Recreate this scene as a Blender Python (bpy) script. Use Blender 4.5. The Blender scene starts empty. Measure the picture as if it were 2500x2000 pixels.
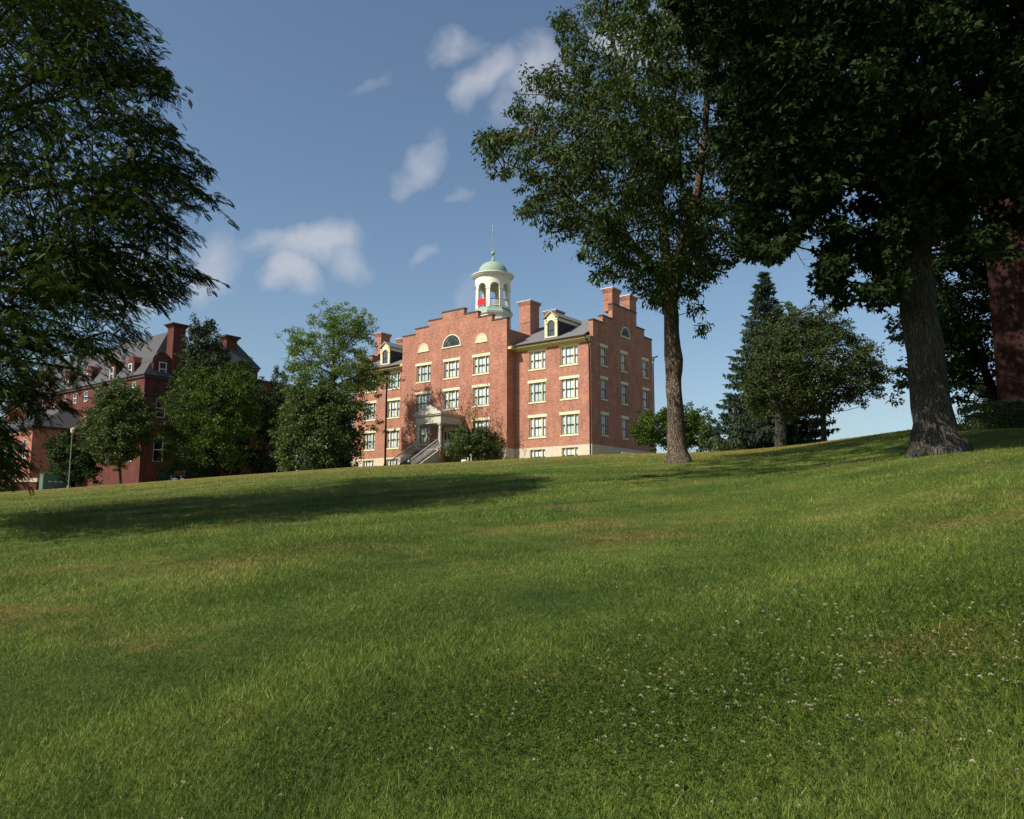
import bpy, math, random
import numpy as np
from mathutils import Vector, Matrix
R = math.radians
random.seed(7)
sc = bpy.context.scene
col = sc.collection

# ------------------------------------------------------------------ camera, sky, sun, exposure
FPX = 2012.0                      # focal length in pixels of a 2500 wide frame
PITCH = math.atan(275 / FPX)
CAMZ = 1.6
cd = bpy.data.cameras.new('camera')
cam = bpy.data.objects.new('camera', cd); col.objects.link(cam)
cam.location = (0, 0, CAMZ); cam.rotation_euler = (R(90) + PITCH, 0, 0)
cd.sensor_width = 36; cd.lens = 36 * FPX / 2500; cd.clip_end = 6000; cd.clip_start = 0.05
sc.camera = cam
SUN_AZ, SUN_EL = R(-121.5), R(42)          # azimuth measured from +Y towards +X

def ray(x, y):
    a = (x - 1250) / FPX; b = -(y - 1000) / FPX
    return np.array([a, math.cos(PITCH) - b * math.sin(PITCH), math.sin(PITCH) + b * math.cos(PITCH)])
def at(x, y, Y):
    r = ray(x, y); return np.array([0, 0, CAMZ]) + r * (Y / r[1])

w = bpy.data.worlds.new('World'); sc.world = w; w.use_nodes = True
nt = w.node_tree; N = nt.nodes; L = nt.links; N.clear()
def nd(nt_, t, **k):
    n = nt_.nodes.new(t)
    for a, b in k.items(): setattr(n, a, b)
    return n
def mth(nt_, op, a, b=None, c=None, clamp=False):
    n = nt_.nodes.new('ShaderNodeMath'); n.operation = op; n.use_clamp = clamp
    for i, q in enumerate((a, b, c)):
        if q is None: continue
        if isinstance(q, (int, float)): n.inputs[i].default_value = q
        else: nt_.links.new(q, n.inputs[i])
    return n.outputs[0]
sky = nd(nt, 'ShaderNodeTexSky', sky_type='NISHITA', sun_disc=False, sun_elevation=SUN_EL, sun_rotation=SUN_AZ % (2 * math.pi),
         altitude=150, air_density=1.0, dust_density=1.6, ozone_density=.55)
tc = nd(nt, 'ShaderNodeTexCoord'); sp = nd(nt, 'ShaderNodeSeparateXYZ'); L.new(tc.outputs['Generated'], sp.inputs[0])
yy = mth(nt, 'MAXIMUM', sp.outputs['Y'], 0.05)
ga = mth(nt, 'DIVIDE', sp.outputs['X'], yy); gb = mth(nt, 'DIVIDE', sp.outputs['Z'], yy)
cx = nd(nt, 'ShaderNodeCombineXYZ'); L.new(ga, cx.inputs[0]); L.new(gb, cx.inputs[1])
wn = nd(nt, 'ShaderNodeTexNoise'); wn.inputs['Scale'].default_value = 7; wn.inputs['Detail'].default_value = 4
L.new(cx.outputs[0], wn.inputs['Vector'])
wsub = nd(nt, 'ShaderNodeVectorMath', operation='SUBTRACT'); L.new(wn.outputs['Color'], wsub.inputs[0]); wsub.inputs[1].default_value = (.5, .5, .5)
wsc = nd(nt, 'ShaderNodeVectorMath', operation='SCALE'); L.new(wsub.outputs[0], wsc.inputs[0]); wsc.inputs['Scale'].default_value = .11
wad = nd(nt, 'ShaderNodeVectorMath', operation='ADD'); L.new(cx.outputs[0], wad.inputs[0]); L.new(wsc.outputs[0], wad.inputs[1])
CLOUDS = [(775, 585, 150, 62, -6, .95), (700, 655, 75, 55, 30, .8), (650, 572, 75, 42, 10, .55), (850, 620, 80, 60, 20, .7),
          (530, 640, 80, 115, 8, .7), (320, 670, 150, 100, 0, .9), (1025, 385, 46, 95, 28, .6), (985, 440, 36, 64, 15, .48),
          (1120, 455, 34, 34, 0, .38), (1040, 622, 44, 28, -30, .44), (1095, 120, 80, 70, 20, .5), (1185, 205, 60, 110, 40, .75),
          (1310, 190, 100, 130, 20, .75), (1270, 285, 85, 70, 30, .45), (1135, 728, 60, 44, -20, .36), (912, 185, 56, 40, -10, .26),
          (2150, 1010, 560, 80, 0, .34), (1540, 90, 110, 90, 0, .9), (1500, 1010, 260, 60, 0, .15), (1700, 60, 200, 110, 10, .5)]
tot = None
for (px, py, rx, ry, an, s) in CLOUDS:
    r_ = ray(px, py); ca, cb = r_[0] / r_[1], r_[2] / r_[1]
    mp = nd(nt, 'ShaderNodeMapping', vector_type='TEXTURE')
    mp.inputs['Location'].default_value = (ca, cb, 0); mp.inputs['Rotation'].default_value = (0, 0, R(-an))
    mp.inputs['Scale'].default_value = (rx / FPX * 1.25, ry / FPX * 1.25, 1)
    L.new(wad.outputs[0], mp.inputs['Vector'])
    ln = nd(nt, 'ShaderNodeVectorMath', operation='LENGTH'); L.new(mp.outputs[0], ln.inputs[0])
    mr = nd(nt, 'ShaderNodeMapRange', interpolation_type='SMOOTHSTEP')
    mr.inputs['From Min'].default_value = 0.1; mr.inputs['From Max'].default_value = 1.15
    mr.inputs['To Min'].default_value = s; mr.inputs['To Max'].default_value = 0
    L.new(ln.outputs['Value'], mr.inputs['Value'])
    tot = mr.outputs[0] if tot is None else mth(nt, 'MAXIMUM', tot, mr.outputs[0])
n2 = nd(nt, 'ShaderNodeTexNoise'); n2.inputs['Scale'].default_value = 22; n2.inputs['Detail'].default_value = 6; n2.inputs['Roughness'].default_value = .55
L.new(wad.outputs[0], n2.inputs['Vector'])
mr = nd(nt, 'ShaderNodeMapRange'); mr.inputs['From Min'].default_value = .32; mr.inputs['From Max'].default_value = .68
mr.inputs['To Min'].default_value = 0; mr.inputs['To Max'].default_value = 1
L.new(n2.outputs['Fac'], mr.inputs['Value'])
cd_ = mth(nt, 'SUBTRACT', mth(nt, 'MULTIPLY', tot, 1.35), mth(nt, 'MULTIPLY', mth(nt, 'SUBTRACT', 1., mr.outputs[0]), .40), clamp=True)
cm = mth(nt, 'MULTIPLY', mth(nt, 'MULTIPLY', cd_, .82), mth(nt, 'GREATER_THAN', sp.outputs['Y'], 0.06), clamp=True)
mx = nd(nt, 'ShaderNodeMix', data_type='RGBA'); L.new(cm, mx.inputs['Factor'])
tn = nd(nt, 'ShaderNodeMix', data_type='RGBA', blend_type='MULTIPLY'); tn.inputs['Factor'].default_value = 1; L.new(sky.outputs[0], tn.inputs['A']); tn.inputs['B'].default_value = (.98, 1.06, 1.07, 1)   # clear summer blue
L.new(tn.outputs['Result'], mx.inputs['A']); mx.inputs['B'].default_value = (4.7, 4.9, 5.5, 1)
bg = nd(nt, 'ShaderNodeBackground'); bg.inputs['Strength'].default_value = 0.089
L.new(mx.outputs['Result'], bg.inputs['Color'])
wo = nd(nt, 'ShaderNodeOutputWorld'); L.new(bg.outputs[0], wo.inputs['Surface'])

sl = bpy.data.lights.new('sun', 'SUN'); sl.energy = 5.0; sl.angle = R(.5); sl.color = (1, .93, .80)
so = bpy.data.objects.new('sun', sl); col.objects.link(so)
sd = Vector((math.sin(SUN_AZ) * math.cos(SUN_EL), math.cos(SUN_AZ) * math.cos(SUN_EL), math.sin(SUN_EL)))
so.rotation_euler = sd.to_track_quat('Z', 'Y').to_euler(); so.location = (-30, -20, 40)
sc.view_settings.view_transform = 'Standard'; sc.view_settings.look = 'None'
sc.view_settings.exposure = 0.40; sc.view_settings.gamma = 1
sc.cycles.max_bounces = 6; sc.cycles.transparent_max_bounces = 12; sc.cycles.use_denoising = True

# ------------------------------------------------------------------ materials
def srgb(h):
    h = h.lstrip('#'); c = [int(h[i:i + 2], 16) / 255 for i in (0, 2, 4)]
    return tuple((q / 12.92 if q <= .04045 else ((q + .055) / 1.055) ** 2.4) for q in c)
def newmat(name):
    m = bpy.data.materials.new(name); m.use_nodes = True; m.node_tree.nodes.clear(); return m, m.node_tree
def principled(t, rough=.8, spec=.3, metal=0):
    b = nd(t, 'ShaderNodeBsdfPrincipled'); b.inputs['Roughness'].default_value = rough
    b.inputs['Specular IOR Level'].default_value = spec; b.inputs['Metallic'].default_value = metal
    o = nd(t, 'ShaderNodeOutputMaterial'); t.links.new(b.outputs[0], o.inputs['Surface']); return b
def ramp(t, fac, stops):
    r = nd(t, 'ShaderNodeValToRGB'); e = r.color_ramp.elements
    while len(e) < len(stops): e.new(.5)
    for i, (p_, c) in enumerate(stops): e[i].position = p_; e[i].color = (*c, 1)
    t.links.new(fac, r.inputs[0]); return r.outputs[0]
def noise(t, scale, detail=4, vec=None, rough=.55):
    n = nd(t, 'ShaderNodeTexNoise'); n.inputs['Scale'].default_value = scale; n.inputs['Detail'].default_value = detail
    n.inputs['Roughness'].default_value = rough
    if vec is not None: t.links.new(vec, n.inputs['Vector'])
    return n.outputs['Fac']
def plain(name, c, rough=.7, var=.12, scale=6, spec=.3, metal=0, stretch=None):
    m, t = newmat(name); b = principled(t, rough, spec, metal)
    tc_ = nd(t, 'ShaderNodeTexCoord'); v = tc_.outputs['Object']
    if stretch:
        mp_ = nd(t, 'ShaderNodeMapping'); mp_.inputs['Scale'].default_value = stretch; t.links.new(v, mp_.inputs[0]); v = mp_.outputs[0]
    f = noise(t, scale, 5, v)
    lo = tuple(q * (1 - var) for q in c); hi = tuple(min(1, q * (1 + var)) for q in c)
    t.links.new(ramp(t, f, [(.3, lo), (.7, hi)]), b.inputs['Base Color']); return m
def mix(t, fac, a, b, mode='MIX'):
    n = nd(t, 'ShaderNodeMix', data_type='RGBA', blend_type=mode)
    for s_, q in (('Factor', fac), ('A', a), ('B', b)):
        if isinstance(q, (int, float)): n.inputs[s_].default_value = q
        elif isinstance(q, tuple): n.inputs[s_].default_value = (*q, 1)
        else: t.links.new(q, n.inputs[s_])
    return n.outputs['Result']
def brick(name, c1, c2, mortar, stain=(.10, .05, .04), bump=.3):
    m, t = newmat(name); b = principled(t, .9, .15)
    tc_ = nd(t, 'ShaderNodeTexCoord'); s = nd(t, 'ShaderNodeSeparateXYZ'); t.links.new(tc_.outputs['Object'], s.inputs[0])
    n_ = nd(t, 'ShaderNodeSeparateXYZ'); t.links.new(tc_.outputs['Normal'], n_.inputs[0])
    sel = mth(t, 'GREATER_THAN', mth(t, 'ABSOLUTE', n_.outputs['X']), .6)
    h = mth(t, 'ADD', mth(t, 'MULTIPLY', s.outputs['Y'], sel), mth(t, 'MULTIPLY', s.outputs['X'], mth(t, 'SUBTRACT', 1., sel)))
    c = nd(t, 'ShaderNodeCombineXYZ'); t.links.new(h, c.inputs[0]); t.links.new(s.outputs['Z'], c.inputs[1])
    br = nd(t, 'ShaderNodeTexBrick'); t.links.new(c.outputs[0], br.inputs['Vector'])
    br.inputs['Color1'].default_value = (*c1, 1); br.inputs['Color2'].default_value = (*c2, 1); br.inputs['Mortar'].default_value = (*mortar, 1)
    br.inputs['Scale'].default_value = 1; br.inputs['Brick Width'].default_value = .215; br.inputs['Row Height'].default_value = .075
    br.inputs['Mortar Size'].default_value = .006; br.inputs['Bias'].default_value = -.1
    f1 = noise(t, .7, 5, c.outputs[0], .65); f2 = noise(t, 5.5, 8, c.outputs[0], .8)
    k1 = mix(t, 1., br.outputs['Color'], ramp(t, f1, [(.3, (.80, .80, .82)), (.7, (1.14, 1.12, 1.1))]), 'MULTIPLY')
    k2 = mix(t, 1., k1, ramp(t, f2, [(.3, (.68, .66, .66)), (.5, (1, 1, 1)), (.7, (1.32, 1.38, 1.38))]), 'MULTIPLY')
    ms_ = nd(t, 'ShaderNodeMapping'); ms_.inputs['Scale'].default_value = (1.3, .16, 1); t.links.new(c.outputs[0], ms_.inputs[0])
    k3 = mix(t, 1., k2, ramp(t, noise(t, 1.2, 6, ms_.outputs[0], .7), [(.3, (.80, .79, .80)), (.5, (1, 1, 1)), (.72, (1.12, 1.16, 1.18))]), 'MULTIPLY')
    t.links.new(k3, b.inputs['Base Color'])
    bp = nd(t, 'ShaderNodeBump'); bp.inputs['Strength'].default_value = bump; bp.inputs['Distance'].default_value = .01
    t.links.new(br.outputs['Fac'], bp.inputs['Height']); bp.invert = True; t.links.new(bp.outputs[0], b.inputs['Normal'])
    return m
def foliage(name, dark, light, trans=.35, rough=.55, spec=.15):
    m, t = newmat(name)
    at_ = nd(t, 'ShaderNodeAttribute', attribute_name='var'); c = ramp(t, at_.outputs['Fac'], [(0, dark), (1, light)])
    b = nd(t, 'ShaderNodeBsdfPrincipled'); b.inputs['Roughness'].default_value = rough; b.inputs['Specular IOR Level'].default_value = spec
    t.links.new(c, b.inputs['Base Color'])
    tr = nd(t, 'ShaderNodeBsdfTranslucent'); t.links.new(mix(t, 1., c, (1.15, 1.2, .5), 'MULTIPLY'), tr.inputs[0])
    ms = nd(t, 'ShaderNodeMixShader'); ms.inputs[0].default_value = trans
    t.links.new(b.outputs[0], ms.inputs[1]); t.links.new(tr.outputs[0], ms.inputs[2])
    o = nd(t, 'ShaderNodeOutputMaterial'); t.links.new(ms.outputs[0], o.inputs['Surface']); return m
def bark(name, lo, hi, deep=.42):
    m, t = newmat(name); b = principled(t, .95, .1)
    tc_ = nd(t, 'ShaderNodeTexCoord'); mp_ = nd(t, 'ShaderNodeMapping'); mp_.inputs['Scale'].default_value = (9, 9, 1.6)
    t.links.new(tc_.outputs['Object'], mp_.inputs[0])
    f = noise(t, 1.6, 8, mp_.outputs[0], .7); g = noise(t, .9, 4, tc_.outputs['Object'])
    c = mix(t, .5, ramp(t, f, [(.35, lo), (.62, hi)]), ramp(t, g, [(.3, lo), (.7, hi)]))
    t.links.new(c, b.inputs['Base Color'])
    vo = nd(t, 'ShaderNodeTexVoronoi', feature='DISTANCE_TO_EDGE'); vo.inputs['Scale'].default_value = 2.2; m3 = nd(t, 'ShaderNodeMapping'); m3.inputs['Scale'].default_value = (9, 9, 1.5)
    w3 = nd(t, 'ShaderNodeVectorMath', operation='ADD'); n3 = nd(t, 'ShaderNodeTexNoise'); n3.inputs['Scale'].default_value = 3; t.links.new(tc_.outputs['Object'], n3.inputs['Vector']); sc3 = nd(t, 'ShaderNodeVectorMath', operation='SCALE'); sc3.inputs['Scale'].default_value = .25
    t.links.new(n3.outputs['Color'], sc3.inputs[0]); t.links.new(tc_.outputs['Object'], w3.inputs[0]); t.links.new(sc3.outputs[0], w3.inputs[1]); t.links.new(w3.outputs[0], m3.inputs[0]); t.links.new(m3.outputs[0], vo.inputs['Vector'])
    fur = nd(t, 'ShaderNodeMapRange'); fur.inputs['From Max'].default_value = .22; t.links.new(vo.outputs['Distance'], fur.inputs['Value'])
    t.links.new(mix(t, 1., c, ramp(t, fur.outputs[0], [(0, (deep, deep, deep * .95)), (.8, (1.1, 1.1, 1.1))]), 'MULTIPLY'), b.inputs['Base Color'])
    bp = nd(t, 'ShaderNodeBump'); bp.inputs['Strength'].default_value = 1; bp.inputs['Distance'].default_value = .05
    t.links.new(mth(t, 'ADD', f, fur.outputs[0]), bp.inputs['Height']); t.links.new(bp.outputs[0], b.inputs['Normal']); return m
def glass(name, tint=(.6, .66, .7), refl=.18, rough=.03):
    m, t = newmat(name); g = nd(t, 'ShaderNodeBsdfGlossy'); g.inputs['Roughness'].default_value = rough; g.inputs['Color'].default_value = (.9, .95, 1, 1)
    tr = nd(t, 'ShaderNodeBsdfTransparent'); tr.inputs[0].default_value = (*tint, 1)
    ms = nd(t, 'ShaderNodeMixShader'); fr = nd(t, 'ShaderNodeLayerWeight'); fr.inputs[0].default_value = .5
    t.links.new(mth(t, 'ADD', mth(t, 'MULTIPLY', mth(t, 'POWER', fr.outputs['Facing'], 4.), .75), refl, clamp=True), ms.inputs[0])
    t.links.new(tr.outputs[0], ms.inputs[1]); t.links.new(g.outputs[0], ms.inputs[2])
    o = nd(t, 'ShaderNodeOutputMaterial'); t.links.new(ms.outputs[0], o.inputs['Surface']); return m

M = {}
M['brick'] = brick('old red brick', (.39, .150, .094), (.24, .086, .056), (.46, .36, .30))
M['brick2'] = brick('dark red brick', (.12, .036, .028), (.08, .024, .020), (.11, .06, .05))  # dormitory brick, darkened to carry the end wall's shade in its colour
M['brick4'] = brick('sunlit tone wing brick', (.36, .14, .10), (.28, .10, .07), (.38, .24, .2))  # lighter copy of the dormitory brick, sunlight put into the colour
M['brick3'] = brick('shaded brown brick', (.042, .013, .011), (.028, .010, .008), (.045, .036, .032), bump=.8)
M['stone'] = plain('pale rendered foundation', (.52, .45, .35), .9, .12, 3)
M['cream'] = plain('cream painted trim', (.63, .57, .38), .6, .07, 5)
M['olive'] = plain('olive cream cornice paint', (.50, .42, .19), .6, .10, 4)
M['white'] = plain('white paint', (.70, .67, .58), .55, .06, 5)
M['porch'] = plain('greyed porch paint', (.47, .44, .38), .7, .14, 4)
M['darkslate'] = plain('dark slate roof', (.062, .062, .068), .8, .25, 7)
M['trimwhite'] = plain('bright white frame paint', (.66, .66, .66), .55, .06, 5)
M['sash'] = plain('dark green sash paint', (.022, .035, .030), .4, .2, 8)
M['shingle'] = plain('grey roof shingle', (.135, .132, .135), .9, .28, 9, stretch=(1, 1, 3))
M['slate'] = plain('dark slate cheek', (.035, .035, .042), .8, .2, 5)
M['coping'] = plain('dark brown coping', (.085, .050, .042), .8, .25, 6)
M['metalcap'] = plain('grey metal chimney cap', (.42, .45, .48), .4, .1, 4, metal=.3)
M['copper'] = plain('green copper patina', (.235, .325, .255), .7, .22, 3, stretch=(6, 6, .8))
M['dkmetal'] = plain('dark bronze metal', (.05, .032, .028), .5, .2, 6)
M['lampmetal'] = plain('grey green lamp metal', (.16, .18, .17), .5, .12, 6)
M['green'] = plain('green cabinet paint', (.075, .135, .115), .5, .12, 4)
M['curtain'] = plain('white curtain cloth', (.82, .83, .80), .9, .12, 4, stretch=(9, 1, .5))
M['teal'] = plain('pale teal blind', (.22, .48, .50), .8, .2, 3)
M['void'] = plain('dark room behind glass', (.035, .042, .045), .9, .3, 2)
M['red'] = plain('red cloth', (.72, .018, .03), .8, .12, 4)
M['concrete'] = plain('pale stone coping', (.62, .47, .38), .9, .1, 3)
M['pavement'] = plain('concrete paving', (.30, .28, .25), .95, .1, 3)
M['step'] = plain('dark slate step', (.07, .072, .08), .8, .2, 5)
M['redpaint'] = plain('red painted masonry', (.48, .10, .085), .9, .15, 3)
M['wood'] = plain('weathered wood', (.24, .10, .07), .8, .2, 8)
M['whitestone'] = plain('white stone', (.75, .73, .68), .9, .12, 9)
M['glass'] = glass('window glass', (.86, .90, .92), .06)
M['darkglass'] = glass('dark window glass', (.5, .55, .57), .10)
M['bark_a'] = bark('grey brown bark', (.060, .046, .035), (.28, .215, .165), .5)
M['bark_b'] = bark('grey maple bark', (.030, .027, .023), (.118, .106, .092), .84)
M['bark_c'] = bark('dark bark', (.03, .026, .02), (.10, .085, .065))
M['leaf_mid'] = foliage('oak foliage', (.016, .030, .010), (.068, .105, .024), .22)
M['leaf_maple'] = foliage('maple foliage', (.007, .014, .005), (.026, .046, .011), .12, .6, .06)
M['leaf_locust'] = foliage('locust foliage', (.014, .028, .008), (.062, .098, .018), .2)
M['leaf_bright'] = foliage('bright maple foliage', (.018, .040, .008), (.082, .135, .018), .28)
M['leaf_light'] = foliage('light green foliage', (.045, .080, .020), (.17, .235, .055), .32)
M['leaf_dark'] = foliage('dark green foliage', (.014, .03, .010), (.05, .088, .022), .2)
M['leaf_mixed'] = foliage('dull green foliage', (.022, .040, .012), (.110, .145, .045), .22)
M['leaf_olive'] = foliage('olive green foliage', (.014, .026, .010), (.072, .094, .028), .2)
M['needle'] = foliage('spruce needles', (.016, .032, .022), (.060, .088, .055), .08, .7)
M['needle_dark'] = foliage('dark juniper needles', (.014, .024, .012), (.052, .072, .028), .08, .7)
M['rust'] = foliage('rusty new leaves', (.08, .065, .02), (.28, .17, .06), .3)

# ------------------------------------------------------------------ mesh helpers
def tag(o, label=None, cat=None, group=None, kind=None):
    if label: o['label'] = label
    if cat: o['category'] = cat
    if group: o['group'] = group
    if kind: o['kind'] = kind
    return o
def link(name, me, mat, parent=None, loc=None, rotz=0):
    o = bpy.data.objects.new(name, me); col.objects.link(o)
    if mat is not None and not me.materials: me.materials.append(mat)
    if parent is not None: o.parent = parent
    if loc is not None: o.location = loc
    if rotz: o.rotation_euler = (0, 0, rotz)
    return o
def empty(name, loc=(0, 0, 0), rotz=0):
    o = bpy.data.objects.new(name, None); col.objects.link(o); o.location = loc; o.rotation_euler = (0, 0, rotz); o.empty_display_size = .3
    return o
def copy_tree(o, parent=None):
    c = o.copy(); col.objects.link(c); c.parent = parent if parent is not None else o.parent
    for ch in list(o.children):
        copy_tree(ch, c)
    return c
class MB:
    def __init__(s): s.v = []; s.f = []
    def add(s, vs, fs):
        n = len(s.v); s.v.extend([tuple(map(float, q)) for q in vs]); s.f.extend([tuple(i + n for i in q) for q in fs]); return s
    def box(s, x0, x1, y0, y1, z0, z1):
        return s.add([(x0, y0, z0), (x1, y0, z0), (x1, y1, z0), (x0, y1, z0), (x0, y0, z1), (x1, y0, z1), (x1, y1, z1), (x0, y1, z1)],
                     [(0, 3, 2, 1), (4, 5, 6, 7), (0, 1, 5, 4), (1, 2, 6, 5), (2, 3, 7, 6), (3, 0, 4, 7)])
    def taper(s, cx, cy, z0, z1, a0, b0, a1, b1):
        return s.add([(cx - a0, cy - b0, z0), (cx + a0, cy - b0, z0), (cx + a0, cy + b0, z0), (cx - a0, cy + b0, z0),
                      (cx - a1, cy - b1, z1), (cx + a1, cy - b1, z1), (cx + a1, cy + b1, z1), (cx - a1, cy + b1, z1)],
                     [(0, 3, 2, 1), (4, 5, 6, 7), (0, 1, 5, 4), (1, 2, 6, 5), (2, 3, 7, 6), (3, 0, 4, 7)])
    def prism_y(s, poly, y0, y1):       # poly in (x,z)
        n = len(poly); vs = [(x, y0, z) for x, z in poly] + [(x, y1, z) for x, z in poly]
        return s.add(vs, [tuple(range(n)), tuple(range(2 * n - 1, n - 1, -1))] + [((i + 1) % n, i, i + n, (i + 1) % n + n) for i in range(n)])
    def prism_x(s, poly, x0, x1):       # poly in (y,z)
        n = len(poly); vs = [(x0, y, z) for y, z in poly] + [(x1, y, z) for y, z in poly]
        return s.add(vs, [tuple(range(n))[::-1], tuple(range(n, 2 * n))] + [(i, (i + 1) % n, (i + 1) % n + n, i + n) for i in range(n)])
    def tube(s, pts, rad, n=8, cap=True, wob=0.0, rng=None):
        pts = [np.array(p_, float) for p_ in pts]; base = len(s.v); up = np.array([0.13, .31, .94])
        for i, p_ in enumerate(pts):
            d = pts[min(i + 1, len(pts) - 1)] - pts[max(i - 1, 0)]; d = d / (np.linalg.norm(d) + 1e-9)
            a = np.cross(d, up if abs(d @ up) < .95 else np.array([1, 0, 0.])); a /= np.linalg.norm(a); b = np.cross(d, a)
            for k in range(n):
                t = 2 * math.pi * k / n; r_ = rad[i] * (1 + (wob * math.sin(3 * t + i * .7) + wob * .6 * math.sin(5 * t - i)) if wob else 1)
                s.v.append(tuple(p_ + (a * math.cos(t) + b * math.sin(t)) * r_))
        for i in range(len(pts) - 1):
            for k in range(n):
                s.f.append((base + i * n + k, base + i * n + (k + 1) % n, base + (i + 1) * n + (k + 1) % n, base + (i + 1) * n + k))
        if cap:
            s.f.append(tuple(base + k for k in range(n))[::-1]); s.f.append(tuple(base + (len(pts) - 1) * n + k for k in range(n)))
        return s
    def lathe(s, prof, cx=0, cy=0, n=32, a0=0):
        base = len(s.v)
        for r_, z in prof:
            for k in range(n):
                t = a0 + 2 * math.pi * k / n; s.v.append((cx + r_ * math.cos(t), cy + r_ * math.sin(t), z))
        for i in range(len(prof) - 1):
            for k in range(n):
                s.f.append((base + i * n + k, base + i * n + (k + 1) % n, base + (i + 1) * n + (k + 1) % n, base + (i + 1) * n + k))
        s.f.append(tuple(base + k for k in range(n))[::-1]); s.f.append(tuple(base + (len(prof) - 1) * n + k for k in range(n)))
        return s
    def slab(s, xs, zs, inside, fmap, th):   # a wall with openings: cells extruded by thickness; fmap(a, z, depth) -> xyz
        xs = sorted(set(round(q, 4) for q in xs)); zs = sorted(set(round(q, 4) for q in zs))
        nx, nz = len(xs) - 1, len(zs) - 1
        g = [[inside((xs[i] + xs[i + 1]) / 2, (zs[j] + zs[j + 1]) / 2) for j in range(nz)] for i in range(nx)]
        I = lambda i, j: 0 <= i < nx and 0 <= j < nz and g[i][j]
        def q(a, b, c, d): s.add([fmap(*a), fmap(*b), fmap(*c), fmap(*d)], [(0, 1, 2, 3)])
        for i in range(nx):
            for j in range(nz):
                if not g[i][j]: continue
                a0, a1, z0, z1 = xs[i], xs[i + 1], zs[j], zs[j + 1]
                q((a0, z0, 0), (a1, z0, 0), (a1, z1, 0), (a0, z1, 0)); q((a0, z0, th), (a0, z1, th), (a1, z1, th), (a1, z0, th))
                if not I(i - 1, j): q((a0, z0, 0), (a0, z1, 0), (a0, z1, th), (a0, z0, th))
                if not I(i + 1, j): q((a1, z0, 0), (a1, z0, th), (a1, z1, th), (a1, z1, 0))
                if not I(i, j - 1): q((a0, z0, 0), (a0, z0, th), (a1, z0, th), (a1, z0, 0))
                if not I(i, j + 1): q((a0, z1, 0), (a1, z1, 0), (a1, z1, th), (a0, z1, th))
        return s
    def mesh(s, name, smooth=False):
        me = bpy.data.meshes.new(name); me.from_pydata(s.v, [], s.f); me.update()
        if smooth: me.polygons.foreach_set('use_smooth', [True] * len(me.polygons))
        return me
    def build(s, name, mat, parent=None, loc=None, rotz=0, smooth=False):
        return link(name, s.mesh(name, smooth), mat, parent, loc, rotz)
def fast_mesh(name, V, F, var=None, mat=None, smooth=False):
    k = F.shape[1]; me = bpy.data.meshes.new(name)
    me.vertices.add(len(V)); me.vertices.foreach_set('co', V.astype(np.float32).ravel())
    me.loops.add(F.size); me.loops.foreach_set('vertex_index', F.astype(np.int32).ravel())
    me.polygons.add(len(F)); me.polygons.foreach_set('loop_start', np.arange(0, F.size, k, dtype=np.int32))
    if var is not None:
        a = me.attributes.new('var', 'FLOAT', 'FACE'); a.data.foreach_set('value', var.astype(np.float32))
    me.update(calc_edges=True)
    if smooth: me.polygons.foreach_set('use_smooth', np.ones(len(F), dtype=bool))
    if mat: me.materials.append(mat)
    return me

# ------------------------------------------------------------------ terrain
def _table():
    tt = [-.62, -.45, -.37, -.3, -.2, -.1, 0, .1, .2, .3, .37, .49, .6]
    ee = [.0355, .0475, .0540, .0590, .0665, .0712, .0770, .0828, .0848, .0895, .0985, .1175, .1300]
    dd = [92, 92, 92, 92, 90, 84, 74, 68, 60, 58, 52, 44, 40]
    an = [math.degrees(math.atan(t)) for t in tt]; G = [e * math.cos(math.atan(t)) for e, t in zip(ee, tt)]
    D = [d / math.cos(math.atan(t)) for d, t in zip(dd, tt)]
    A = [-180, -120, -80, -50] + an + [45, 70, 100, 140, 180]
    G = [-.03, -.01, .005, .018] + G + [.092, .055, .01, -.02, -.03]
    D = [90, 90, 100, 105] + D + [48, 60, 70, 80, 90]
    da = np.arange(-180, 180.01, .5); g = np.interp(da, A, G); d = np.interp(da, A, D)
    ker = np.exp(-.5 * (np.arange(-10, 11) / 3.0) ** 2); ker /= ker.sum()
    g = np.convolve(np.pad(g, 10, 'edge'), ker, 'valid'); d = np.convolve(np.pad(d, 10, 'edge'), ker, 'valid')
    return da, g, d
_TA, _TG, _TD = _table()
def ground(x, y):
    x = np.asarray(x, float); y = np.asarray(y, float); r = np.hypot(x, y); a = np.degrees(np.arctan2(x, y))
    g = np.interp(a, _TA, _TG); d = np.interp(a, _TA, _TD)
    k = 3.0                                        # soft crest
    s = np.minimum(r, d) - k * np.log1p(np.exp(-np.abs(r - d) / k)) * .5
    wf = np.clip((130 - np.abs(a)) / 60, 0, 1)
    z = g * np.maximum(s, 0) + 1.6 * wf * (1 - np.exp(-r / 20))
    z = z + .05 * np.sin(x * .45 + .6 * np.sin(y * .31)) * np.sin(y * .38 + 1) * np.clip(r / 8, 0, 1) * np.clip((60 - r) / 30, 0, 1)
    return z
def gz(x, y): return float(ground(x, y))
def ng(px, Y):        # ground point under pixel column px at depth Y
    X = (px - 1250) / FPX * Y
    for _ in range(3):
        z = gz(X, Y); dz = (Y * math.cos(PITCH) + (z - CAMZ) * math.sin(PITCH)); X = (px - 1250) / FPX * dz
    return np.array([X, Y, gz(X, Y)])

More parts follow.
